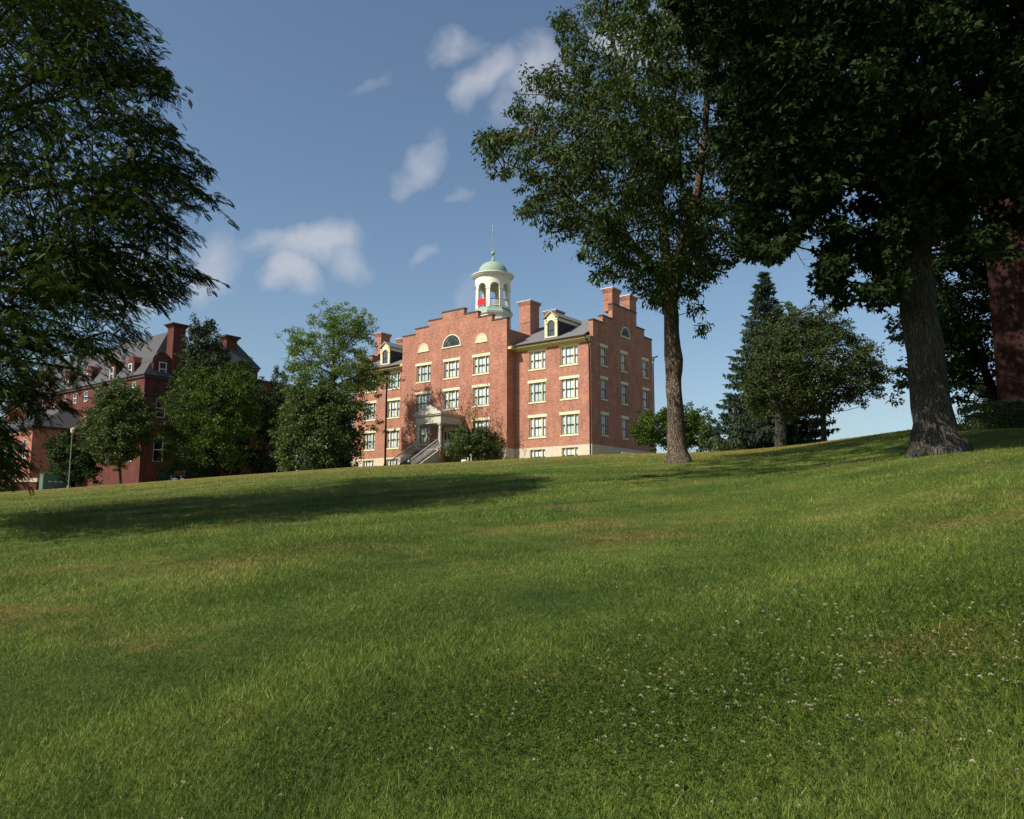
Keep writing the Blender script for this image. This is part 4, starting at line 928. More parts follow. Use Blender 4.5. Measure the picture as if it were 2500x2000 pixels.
# --- big tree in the middle right (drooping clusters)
def W(px, py, Y): return at(px, py, Y)
yb = 28.6; bs = ng(1655, yb); bs[2] = gz(bs[0], bs[1])
T = lambda px, py, dy=0: W(px, py, yb + dy)
fl_ = [bs + [0, 0, -.3], bs + [0, 0, .05], bs + [0, 0, .45], T(1648, 1000), T(1645, 930), T(1645, 880), T(1640, 820), T(1638, 760), T(1636, 700)]
limbs = [(fl_, [.58, .49, .35, .28, .27, .32, .265, .26, .27]),
         ([T(1636, 720), T(1600, 660), T(1545, 600, -.5), T(1480, 550, -1), T(1400, 490, -1.5), T(1330, 440, -2), T(1230, 395, -2)], [.2, .17, .15, .12, .09, .06, .03]),
         ([T(1637, 720), T(1625, 620, .5), T(1615, 520, 1), T(1600, 400, 1), T(1560, 260, .5), T(1500, 120, 0), T(1460, -80, 0)], [.24, .2, .17, .14, .11, .08, .04]),
         ([T(1640, 730), T(1660, 630, -.5), T(1672, 560, -1), T(1700, 480, -1), T(1720, 330, -1.5), T(1730, 150, -1), T(1740, -120, -1)], [.26, .22, .18, .15, .12, .1, .05]),
         ([T(1680, 545, -1), T(1740, 500, -1.2), T(1830, 450, -1.5), T(1900, 400, -2)], [.12, .09, .06, .03]),
         ([T(1545, 600, -.5), T(1480, 480, .5), T(1410, 340, 1), T(1390, 220, 1), T(1370, 120, 1)], [.1, .08, .07, .05, .03]),
         ([T(1400, 490, -1.5), T(1340, 380, -1.5), T(1290, 330, -1.5), T(1190, 345, -1.8)], [.07, .05, .04, .02]),
         ([T(1410, 340, 1), T(1440, 200, .5), T(1405, 110, 0), T(1385, 55, 0)], [.06, .04, .03, .015]),
         ([T(1600, 400, 1), T(1650, 200, 3), T(1640, -150, 4)], [.12, .1, .05]),
         ([T(1640, 735), T(1650, 640, 2), T(1700, 560, 3.5), T(1800, 500, 4.5)], [.15, .12, .09, .04])]
polyM = [(1179, 340), (1215, 325), (1250, 345), (1290, 300), (1262, 260), (1300, 180 + 20), (1350, 172), (1405, 205), (1425, 180), (1372, 110), (1362, 40), (1400, 48), (1450, 15), (1470, -60), (1560, -260), (1760, -330), (1950, -200),
         (2010, 60), (1990, 300), (1960, 440), (1900, 520), (1880, 600), (1820, 610), (1780, 560), (1740, 620), (1742, 645), (1700, 672), (1672, 712), (1640, 700), (1600, 725), (1560, 695), (1520, 660), (1440, 650), (1420, 590), (1350, 560), (1300, 515), (1290, 500), (1330, 470), (1290, 420), (1210, 420), (1200, 375)]
ex = []
g = np.random.default_rng(11)
for (pts, k) in (([(1375, 60), (1400, 110), (1470, 130), (1420, 180), (1450, 230)], 1), ([(1185, 345), (1200, 330), (1205, 370), (1230, 350)], 1), ([(1700, 760), (1710, 800), (1695, 720)], 1)):
    for a_, b_ in pts: ex += [W(a_ + g.normal() * 6, b_ + g.normal() * 6, yb - 1 + g.normal() * .5) for _ in range(3)]
_m = np.stack([g.uniform(1.5, 10, 700), g.uniform(18, 27, 700), g.uniform(12, 20, 700)], -1); _m = _m[((_m[:, 2] - 1.6) / _m[:, 1] > .60) & (_m[:, 0] / _m[:, 1] > .17)]  # extra clumps high in the crown, added to shade the right crest
ex = list(ex) + list(_m)
tree('shade_tree', 'tall shade tree with drooping leaves and lit lower trunk, right of the brick hall', 'tree', bs, limbs, polyM, yb, 4.8, 1450, .46, 105, .17, M['leaf_mid'], M['bark_a'], 420, 21, .75, extra=np.array(ex), wob=.05, aspect=.36, bias=.5, gapv=-.30)

# --- large maple at the right, dark
yr_ = 16.8; bs = ng(2292, yr_)
T = lambda px, py, dy=0: W(px, py, yr_ + dy)
limbs = [([bs + [0, 0, -.3], bs + [-.02, 0, .08], T(2283, 1075), T(2278, 1030), T(2270, 960), T(2258, 860), T(2244, 760), T(2234, 690), T(2224, 620), T(2216, 560)], [.72, .61, .48, .40, .37, .355, .35, .37, .40, .42]),
         ([T(2215, 590), T(2185, 480, .2), T(2160, 330, .5), T(2150, 100, 1), T(2140, -200, 1.2), T(2130, -500, 1.5)], [.34, .3, .27, .22, .18, .1]),
         ([T(2250, 600), T(2262, 450, -.3), T(2270, 250, -.8), T(2290, 0, -1), T(2320, -400, -1)], [.38, .32, .28, .22, .12]),
         ([T(2170, 470, .3), T(2080, 440, 0), T(1990, 440, -.3), T(1940, 430, -.6), T(1900, 380, -1), T(1820, 330, -1.3)], [.15, .13, .10, .08, .05, .03]),
         ([T(1990, 440, -.3), T(1960, 470, -.5), T(1920, 500, -.7), T(1918, 560, -.8)], [.07, .05, .03, .015]),
         ([T(2160, 330, .4), T(2050, 200, -1), T(1930, 60, -2), T(1800, -60, -3)], [.16, .13, .1, .05]),
         ([T(2270, 300, -.5), T(2400, 200, -1), T(2520, 120, -1)], [.18, .13, .06]),
         ([T(2262, 450, -.3), T(2360, 420, .5), T(2450, 380, 1), T(2540, 330, 1)], [.14, .1, .07, .04]),
         ([T(2205, 640), T(2130, 590, .3), T(2080, 610, .5), T(2050, 650, .5)], [.07, .05, .035, .02])]
polyR = [(1600, -420), (1640, -100), (1700, 60), (1770, 250), (1800, 420), (1850, 500), (1815, 560), (1830, 615), (1905, 610), (1925, 560), (1985, 530), (1960, 470), (2040, 470), (2020, 560), (2060, 600), (2015, 650), (2020, 690), (2110, 695), (2175, 705), (2190, 640), (2180, 560), (2240, 520),
         (2340, 560), (2420, 600), (2440, 520), (2560, 560), (2700, 560), (2760, 0), (2700, -500), (2200, -700)]
_xe = np.stack([g.uniform(7, 18, 1300), g.uniform(19, 28, 1300), g.uniform(10, 24, 1300)], -1); _xe = _xe[(_xe[:, 0] / _xe[:, 1] > .36) & ((_xe[:, 2] - 1.6) / _xe[:, 1] > .46)]  # clumps added behind the maple to shade the house wall
ex = np.stack([g.uniform(-1, 16, 900), g.uniform(6.5, 18, 900), g.uniform(13, 19.5, 900)], -1); ex = np.concatenate([ex[(np.hypot(ex[:, 0] - 8, ex[:, 1] - 14.5) < 9) & (((ex[:, 2] - 1.6) / ex[:, 1] > .76) | (ex[:, 0] / ex[:, 1] > .28))], _xe])  # mostly unseen crown towards the sun, added to shade trunk and leaves
_o = np.stack([g.uniform(-7, 4, 620), g.uniform(12, 20, 620), g.uniform(.3, 3.0, 620)], -1); _o[:, 2] += 1.6 + .76 * _o[:, 1]; ex = np.concatenate([ex, _o])  # unseen overhang above the view, added to cast shadow on the crest
mp_tree = tree('maple_tree', 'large old maple with thick dark trunk beside the brick wall at the right', 'tree', bs, limbs, polyR, yr_, 4.3, 1550, .42, 84, .125, M['leaf_maple'], M['bark_b'], 320, 31, .35, extra=ex, wob=.05, aspect=.8, lobes=3)
# root flare
# bare dead twig hanging between the crowns
q = MB(); g = np.random.default_rng(4)
def twig(p0, d, ln, r_, dep):
    p0 = np.array(p0, float); pts = [p0]; 
    for k in range(4): d = unit(d + g.normal(size=3) * .28); pts.append(pts[-1] + d * ln / 4)
    q.tube(pts, list(np.linspace(r_, r_ * .5, 5)), 4, False)
    if dep > 0:
        for k in (1, 2, 3, 4): twig(pts[k], unit(d + g.normal(size=3) * .75), ln * .55, r_ * .55, dep - 1)
b0 = np.array(W(1918, 555, yr_ - .8)); twig(b0, np.array([.25, 0, -.9]), .75, .012, 2)
inv = np.array(mp_tree.location); q.v = [tuple(np.array(v) - inv) for v in q.v]; q.build('dead_twig', M['bark_c'], mp_tree)

# --- locust at the left, trunk outside the frame
def pinnate(g, c, d, up, Ls, pairs=6):
    n = len(c); side = unit(np.cross(d, up)); V = []; out = []
    for k in range(pairs):
        t_ = .12 + .82 * k / pairs; b_ = c + d * (Ls * t_)[:, None] + np.array([0, 0, -1.]) * (Ls * .35 * t_ ** 2)[:, None]
        for s in (-1, 1):
            dd = unit(side * s + d * .55 + np.array([0, 0, -.25])); ll = Ls * .34 * (1 - .45 * abs(t_ - .5)); v, _ = kites(b_, dd, up, ll, ll * .55); out.append(v.reshape(n, 4, 3))
    V = np.concatenate(out, 1).reshape(-1, 3); return V, np.arange(len(V)).reshape(-1, 4)
def locust():
    g = np.random.default_rng(51); Yc = 15.0; bs = np.array([-14.6, 15.5, gz(-14.6, 15.5)])
    root = empty('locust_tree', tuple(bs)); tag(root, 'feathery leaved tree filling the left edge, its crown reaching over the sky', 'tree')
    poly = [(-500, -420), (-60, -330), (180, -120), (285, -20), (275, 60), (330, 75), (300, 105), (395, 150), (300 + 80, 170), (440, 195), (425, 250), (395, 285), (430, 330), (420, 370), (520, 425), (490, 455), (430, 470), (470, 500), (400, 520),
            (430, 560), (470, 600), (430, 620), (500, 680), (440, 690), (395, 690), (330, 665), (290, 640), (300, 700), (400, 752), (330, 790), (352, 815), (290, 850), (240, 900), (250, 930), (190, 960), (150, 1010), (95, 1030), (60, 1075), (0, 1090), (-60, 1100), (-350, 1080), (-600, 600)]
    tips = [(335, 64), (395, 142), (442, 188), (437, 223), (440, 316), (535, 415), (510, 461), (500, 499), (441, 534), (493, 586), (525, 684), (476, 696), (458, 725), (406, 719), (418, 754), (371, 818), (300, 880), (60, 1150), (20, 1120), (90, 1130), (130, 1010), (200, 1000), (330, 20), (240, -10), (40, 1180), (75, 1160), (-10, 1140)]
    mb = MB(); c = []; dd = []; vv = []; ctr = np.array([-14.6, 15.5, 0]); roots = []
    def spray(st_, d, ln, m_, cv_, r0=.006):
        pts = [st_ + d * ln * t_ + np.array([0, 0, -.2 * ln * t_ * t_]) for t_ in (0, .5, 1)]
        mb.tube(pts, [r0, r0 * .7, .002], 3, False); side = unit(np.cross(d, np.array([0, 0, 1.])))
        for q_ in range(m_):
            t_ = (q_ + .6) / m_; s_ = 1 if q_ % 2 else -1
            c.append(st_ + d * ln * t_ + np.array([0, 0, -.2 * ln * t_ * t_])); dd.append(unit(side * s_ * .9 + d * .8 + g.normal(size=3) * .3 + np.array([0, 0, -.25]))); vv.append(cv_)
    def bough(tip, py, ln, dens=1.0):
        o = tip - ctr; o[2] = 0; o = unit(o); rise = np.interp(py, [-200, 250, 600, 1100], [.45, .15, -.2, -.45]) + g.normal() * .12
        d = unit(o + np.array([g.normal() * .45, g.normal() * .6, rise + g.normal() * .15])); side = unit(np.cross(d, np.array([0, 0, 1.])))
        f = lambda t_: tip - d * ln * (1 - t_) + np.array([0, 0, .16 * ln * (1 - (2 * t_ - 1) ** 2) - 0.0 * ln])
        mb.tube([f(t_) for t_ in (0, .25, .5, .75, 1)], [.022, .017, .012, .007, .003], 4, False); roots.append(f(0)); n_ = int(ln / .115 * dens); cv_ = g.random()
        for k in range(n_):
            t_ = .1 + .9 * (k + g.random() * .5) / n_; s_ = 1 if k % 2 else -1; l_ = (.85 - .55 * t_) * g.uniform(.6, 1.1) * min(1, ln / 2.2)
            spray(f(t_), unit(side * s_ * .8 + d * .75 + np.array([g.normal() * .1, g.normal() * .1, g.normal() * .14 - .08])), l_ + .12, int(4 + 9 * l_), .5 * cv_ + .5 * g.random())
        spray(f(.97), d, .2, 4, cv_)
    for tx, ty in tips:
        for _ in range(3): bough(rays(np.array([[tx - 42 + g.normal() * 7, ty + g.normal() * 6]]), Yc + g.uniform(-1.6, 1.6))[0], ty, g.uniform(1.7, 2.6))
    P = sample_poly(g, poly, 60, 30)
    for q_ in P: bough(rays(q_[None], Yc + g.uniform(-3.8, 3.8))[0], q_[1], g.uniform(1.0, 2.0))
    low = [(-200, 700), (330, 700), (310, 840), (270, 950), (150, 985), (40, 1030), (-200, 1040)]
    P2 = sample_poly(g, poly, 2500, 30); kp = np.where((P2[:, 0] > 245) & (P2[:, 1] > 590) & (P2[:, 1] < 765), .22, np.where(P2[:, 1] > 760, np.where(P2[:, 0] < 210, .9, .42), 1.)); P2 = P2[g.random(len(P2)) < kp]; C2 = rays(P2, Yc + g.uniform(-3.6, 3.6, len(P2)))
    for k in range(len(C2)):
        o = C2[k] - ctr; o[2] = 0; o = unit(o); n_ = 15; cv_ = g.random(); of = g.normal(size=(n_, 3)) * np.array([.24, .24, .07])
        for q_ in range(n_): c.append(C2[k] + of[q_] + np.array([0, 0, -.25 * (of[q_] @ of[q_])])); dd.append(unit(o * .3 + unit(of[q_]) * .8 + g.normal(size=3) * .6 + np.array([0, 0, -.3]))); vv.append(cv_)
    tp = np.array(roots)
    c = np.array(c); dd = np.array(dd); up = unit(np.array([0, 0, 1.]) + g.normal(size=c.shape) * .35); Ls = g.uniform(.12, .20, len(c))
    V, F_ = pinnate(g, c, dd, up, Ls); per = len(F_) // len(c); var = np.clip(.5 * np.repeat(np.array(vv), per) + .5 * np.repeat(g.random(len(c)), per), 0, 1)
    # limbs
    T_ = lambda px, py, dy=0: W(px, py, Yc + dy)
    trunk_top = np.array([-14.2, 15.4, bs[2] + 3.2]); lim = [([bs + [0, 0, -.3], bs + [0, 0, .4], bs + [.1, 0, 1.8], trunk_top, trunk_top + [.3, .1, 3], trunk_top + [.2, 0, 8]], [.5, .36, .3, .28, .2, .08])]
    for e in ((330, 90), (400, 200), (480, 420), (430, 600), (380, 750), (250, 900), (60, 1080), (150, 300), (200, -100), (100, 600)):
        dy = g.uniform(-2, 2); end = T_(e[0] - 70, e[1], dy); a = trunk_top + [0.1, 0, g.uniform(0, 3.5)]
        mid = (a + end) / 2 + [0, 0, .6]; lim.append(([a, (a * .7 + end * .3) + [0, 0, .5], mid, end], [.13, .10, .06, .02]))
    nodes = []
    for k, (pts, rr_) in enumerate(lim):
        pp = path(pts, 6); mb.tube(pp, interp_r(rr_, len(pp)), 10 if k == 0 else 7, True); nodes += pp[3:]
    limb_tubes(mb, g, nodes, np.concatenate([tp, C2[::5]]), len(tp) + 300, .028, .008, 4)
    mb.v = [tuple(np.array(v) - bs) for v in mb.v]
    link('trunk', mb.mesh('trunk', True), M['bark_c'], root); link('crown', fast_mesh('crown', V - bs, F_, var, M['leaf_locust']), None, root)
locust()

# --- trees by the buildings
def simple(name, label, px, Yb, poly, lmat, bm='bark_c', nclump=240, rsub=.55, lp=95, leaf=.26, depth=3.0, seed=1, th=.14, droop=.3, stems=1, group=None, flat=.65, extra=None, twigs=90, trunk_top=None, aspect=.55, basey=None, cat='tree', dY=0):
    bs = ng(px, Yb); A = np.array(poly, float); cxp = A[:, 0].mean(); top = A[:, 1].min(); bot = A[:, 1].max(); g = np.random.default_rng(seed + 100)
    limbs = []
    for s in range(stems):
        o = 0 if stems == 1 else (s - (stems - 1) / 2) * .3; bb = bs + [o, 0, -.3]
        px2 = cxp + (0 if stems == 1 else (s - (stems - 1) / 2) * (A[:, 0].max() - A[:, 0].min()) * .25)
        limbs.append(([bb, bs + [o, 0, .5], W(px * .7 + px2 * .3, bot * .55 + top * .45 + (bot - top) * .25, Yb), W(px2, top + (bot - top) * .35, Yb), W(px2, top + (bot - top) * .08, Yb)], [th * 1.3, th, th * .8, th * .5, th * .15]))
    for k in range(6):
        tx = g.uniform(A[:, 0].min(), A[:, 0].max()) * .8 + cxp * .2; ty = top + (bot - top) * g.uniform(.15, .7); z0 = ty + (bot - top) * .2
        limbs.append(([W(px * .5 + cxp * .5, min(z0, bot), Yb), W((cxp + tx) / 2, (z0 + ty) / 2 + 4, Yb + g.uniform(-1, 1)), W(tx, ty, Yb + g.uniform(-1.5, 1.5))], [th * .5, th * .35, th * .12]))
    return tree(name, label, cat, bs, limbs, poly, Yb + dY, depth, nclump, rsub, lp, leaf, M[lmat], M[bm], twigs, seed, droop, group, extra, flat=flat, aspect=aspect, twr=.03, gapv=-.32, shoots=.2)
simple('maple_tree', 'bright green bushy maple in front of the dark brick building', 528, 88, [(395, 1140), (392, 1070), (400, 990), (415, 960), (440, 950), (445, 925), (470, 905), (520, 890), (545, 885), (590, 900), (610, 925), (622, 930), (620, 985), (635, 1020), (625, 1060), (610, 1110), (560, 1158), (500, 1162), (440, 1152)], 'leaf_bright', seed=61, nclump=420, rsub=.62, lp=85, depth=4.2, stems=3, th=.13)
simple('pear_tree', 'medium green tree with a thin grey trunk near the lamp post', 293, 84, [(215, 1090), (205, 1050), (215, 1010), (235, 985), (240, 945), (290, 925), (335, 945), (345, 975), (370, 1000), (372, 1060), (350, 1085), (330, 1110), (290, 1145), (262, 1130), (235, 1110)], 'leaf_mixed', 'bark_b', seed=62, nclump=520, rsub=.55, depth=3, leaf=.25)
simple('cedar_tree', 'dark low evergreen tree by the left brick wing', 178, 87, [(122, 1165), (118, 1100), (130, 1065), (165, 1050), (200, 1055), (235, 1075), (240, 1170), (180, 1180)], 'leaf_dark', seed=63, nclump=160, rsub=.5, depth=2.6, th=.2)
simple('spruce_tree', 'dark double topped evergreen rising behind the bright maple', 490, 96, [(430, 1050), (425, 950), (440, 860), (462, 830), (478, 790), (487, 800), (495, 820), (512, 790), (525, 800), (535, 850), (548, 870), (560, 900), (600, 880), (615, 920), (620, 1000), (610, 1150), (450, 1150)], 'needle_dark', seed=64, nclump=620, rsub=.6, depth=3, leaf=.30, lp=150, th=.25, flat=1.2, aspect=.42)
simple('spruce_tree', 'narrow dark evergreen between the two brick buildings', 680, 98, [(662, 1150), (655, 1020), (665, 940), (678, 900), (688, 905), (700, 940), (715, 1170), (655, 1175)], 'needle_dark', seed=65, nclump=240, rsub=.45, depth=1.8, leaf=.28, lp=130, th=.18, flat=1.2, aspect=.42)
simple('dark_tree', 'dark leafy tree in shade right of the bright maple', 640, 93, [(610, 1160), (605, 1040), (615, 960), (640, 935), (680, 970), (690, 1060), (700, 1170), (650, 1172)], 'leaf_dark', seed=72, nclump=200, rsub=.6, depth=2.4, th=.15)
polyH = [(690, 1010), (700, 950), (690, 900), (705, 850), (700, 820), (720, 800), (740, 820), (765, 790), (765, 765), (800, 745), (840, 750), (870, 760), (905, 770), (905, 800), (900, 860), (915, 900), (960, 920), (930, 950), (880, 960), (905, 1000), (860, 1020), (780, 1010)]
exh = []; g = np.random.default_rng(77)
for tx, ty in ((900, 905), (930, 920), (955, 928), (920, 965), (890, 985), (905, 1010), (930, 1030), (940, 1055), (890, 1060), (915, 1045), (880, 940), (870, 1000)): exh += [W(tx + g.normal() * 5, ty + g.normal() * 4, 82 + g.normal()) for _ in range(3)]
simple('locust_tree', 'tall airy light green tree at the left end of the brick hall', 815, 82, polyH, 'leaf_light', 'bark_c', seed=66, nclump=520, rsub=.62, depth=4, leaf=.24, lp=85, th=.24, extra=np.array(exh), twigs=260, droop=.1, flat=.45, aspect=.4)
simple('maple_tree', 'dark green maple with low crown at the foot of the tall airy tree', 770, 78, [(680, 1135), (672, 1060), (690, 1000), (705, 950), (760, 935), (800, 940), (850, 950), (868, 1000), (878, 1050), (872, 1120), (850, 1152), (760, 1162), (700, 1162)], 'leaf_mixed', seed=67, nclump=620, rsub=.65, depth=4, leaf=.26, lp=85, th=.2, stems=2)
G0 = simple('serviceberry_tree', 'small multi stemmed green tree in front of the hall entrance', 1162, 81, [(1098, 1110), (1093, 1075), (1110, 1050), (1120, 1040), (1160, 1035), (1195, 1045), (1215, 1065), (1222, 1100), (1205, 1112), (1180, 1122), (1125, 1122)], 'leaf_mixed', seed=68, nclump=200, rsub=.42, depth=2.3, leaf=.2, stems=5, th=.06, lp=75)
# rusty shoots above it
g = np.random.default_rng(9); C = np.array([W(1150 + g.normal() * 26, 1000 + g.normal() * 26, 81 + g.normal() * .8) for _ in range(70)] + [W(1215 + g.normal() * 10, 1060 + g.normal() * 25, 81 + g.normal() * .8) for _ in range(24)])
n_ = 14; c = (C[:, None] + g.normal(size=(len(C), n_, 3)) * np.array([.12, .12, .22])).reshape(-1, 3); ld = unit(g.normal(size=c.shape)); Ls = g.uniform(.1, .22, len(c)); V, F_ = kites(c, ld, unit(g.normal(size=c.shape)), Ls, Ls * .5)
bs = np.array(G0.location); link('upper_shoots', fast_mesh('upper_shoots', V - bs, F_, g.random(len(F_)), M['rust']), None, G0)['label'] = 'thin rusty upper shoots'
q = MB()
for k in range(26): e = C[g.integers(70)]; q.tube([bs + [g.normal() * .25, 0, 1.5], (bs + e) / 2 + [g.normal() * .2, 0, .5], e], [.03, .02, .008], 4, False)
q.v = [tuple(np.array(v) - bs) for v in q.v]; q.build('shoot_stems', M['bark_c'], G0)
simple('small_tree', 'low spreading light green tree behind the sunlit trunk', 1650, 72, [(1545, 1060), (1550, 1030), (1575, 1010), (1600, 1005), (1630, 985), (1680, 990), (1710, 1005), (1725, 1025), (1745, 1050), (1750, 1075), (1735, 1095), (1660, 1098), (1600, 1095), (1570, 1082)], 'leaf_bright', seed=69, nclump=300, rsub=.45, depth=2.6, leaf=.2, th=.1, stems=2)
simple('small_tree', 'grey green tree at the right of the low spreading one', 1735, 64, [(1705, 1100), (1708, 1050), (1720, 1022), (1738, 1020), (1750, 1050), (1762, 1075), (1758, 1100)], 'leaf_mixed', seed=70, nclump=70, rsub=.35, depth=1.2, leaf=.18, th=.07)
simple('cherry_tree', 'broad round olive green tree overlapping the spruce', 2012, 50, [(1830, 1020), (1815, 960), (1820, 880), (1850, 830), (1880, 790), (1925, 750), (1945, 765), (1975, 760), (2000, 770), (2030, 740), (2045, 780), (2075, 790), (2100, 830), (2135, 850), (2150, 880), (2168, 905), (2150, 945), (2140, 965), (2100, 985), (2060, 980), (2035, 1010), (1990, 1020), (1920, 1022), (1860, 1015)], 'leaf_olive', 'bark_b', seed=71, nclump=900, rsub=.42, depth=3.8, leaf=.15, lp=85, th=.17, twigs=220)

# --- spruce: whorls of drooping boughs
def spruce(px, top, Yb, hw_px, label, seed=5, nl=36, base_y=1060):
    g = np.random.default_rng(seed); bs = ng(px, Yb); root = empty('spruce_tree', tuple(bs)); tag(root, label, 'tree')
    apex = W(px - 5, top, Yb); zt_ = apex[2]; z0 = W(px, base_y, Yb)[2]; rmax = hw_px * Yb / FPX
    mb = MB(); mb.tube([bs + [0, 0, -.3], bs + [0, 0, 1], [bs[0], bs[1], (bs[2] + zt_) / 2], apex], [.36, .27, .18, .02], 12)
    c = []; dd = []; Ls = []; vv = []
    for k in range(nl):
        f = (k + .3) / nl; z = zt_ - (zt_ - z0) * f ** .95; rr = rmax * (f ** .85); nb = int(7 + 9 * f)
        for b_ in range(nb):
            a = g.uniform(0, 2 * math.pi); ln = rr * g.uniform(.72, 1.12) + .15; d = np.array([math.cos(a), math.sin(a), 0]); z1 = z + g.normal() * .15
            pts = [np.array([bs[0], bs[1], z1]) + d * ln * t_ + np.array([0, 0, .30 * ln * (-1.35 * t_ + .95 * t_ * t_)]) for t_ in (0, .25, .5, .75, 1)]
            mb.tube(pts, [.035, .03, .022, .014, .005], 4, False); m_ = int(18 + 46 * ln); v0 = g.random()
            for q_ in range(m_):
                t_ = .15 + .87 * g.random(); p_ = np.array([bs[0], bs[1], z1]) + d * ln * t_ + np.array([0, 0, .30 * ln * (-1.35 * t_ + .95 * t_ * t_)]); side = np.array([-d[1], d[0], 0]) * g.choice([-1, 1])
                w_ = (1 - t_) * .35 * ln + .08
                p_ = p_ + side * g.random() * w_
                hang = g.random() < .55
                c.append(p_); dd.append(unit(np.array([0, 0, -1.]) + g.normal(size=3) * .22 if hang else d * .9 + side * .7 + g.normal(size=3) * .25)); Ls.append(g.uniform(.16, .42)); vv.append(.6 * v0 + .4 * g.random())
    c = np.array(c); dd = np.array(dd); Ls = np.array(Ls); V, F_ = kites(c, dd, unit(g.normal(size=c.shape)), Ls, Ls * .34)
    mb.v = [tuple(np.array(v) - bs) for v in mb.v]
    link('trunk', mb.mesh('trunk', True), M['bark_b'], root); link('crown', fast_mesh('crown', V - bs, F_, np.array(vv), M['needle']), None, root)
spruce(1882, 665, 58, 150, 'tall pointed spruce with drooping boughs on the crest', base_y=1075)
b0 = ng(1908, 54); root = empty('bare_trunk_tree', tuple(b0)); tag(root, 'thick grey trunk standing between the spruce and the round olive tree', 'tree'); q = MB()
pp = path([(0, 0, -.3), (0, 0, .4), (0, 0, 2), (-.1, 0, 5), (.1, 0, 8)], 4); q.tube(pp, interp_r([.5, .40, .36, .3, .1], len(pp)), 14, wob=.04); q.build('trunk', M['bark_b'], root, smooth=True)
g = np.random.default_rng(12); C = np.array([.2, 0, 5.5]) + unit(g.normal(size=(60, 3))) * np.array([1.6, 1.3, 2.4]) * g.random((60, 1)) ** .4; c_ = (C[:, None] + g.normal(size=(60, 70, 3)) * .25).reshape(-1, 3); Ls = g.uniform(.12, .22, len(c_)); V, F_ = kites(c_, unit(g.normal(size=c_.shape) + np.array([0, 0, -.5])), unit(g.normal(size=c_.shape)), Ls, Ls * .5)
link('crown', fast_mesh('crown', V, F_, g.random(len(F_)), M['leaf_olive']), None, root)
# dark maple behind the large trunk, and a fir piece at the far right
polyK = [(2170, 820), (2190, 770), (2260, 700), (2230, 560), (2300, 480), (2400, 520), (2440, 640), (2445, 900), (2400, 940), (2345, 975), (2300, 950), (2240, 930), (2215, 920), (2210, 960), (2185, 945), (2195, 900), (2240, 880), (2220, 840)]
simple('maple_tree', 'dark maple with lit leaf sprays behind the thick trunk', 2440, 34, polyK, 'leaf_dark', 'bark_c', seed=73, nclump=330, rsub=.5, depth=2.4, leaf=.17, lp=90, th=.2, twigs=120, flat=.4)
simple('pine_tree', 'blue green conifer boughs at the corner of the brick wall', 2450, 44, [(2360, 935), (2400, 915), (2440, 900), (2450, 1010), (2400, 1012), (2372, 1000), (2395, 975), (2370, 955)], 'needle', 'bark_c', seed=74, nclump=70, rsub=.35, depth=1.5, leaf=.2, lp=70, th=.12, aspect=.3)

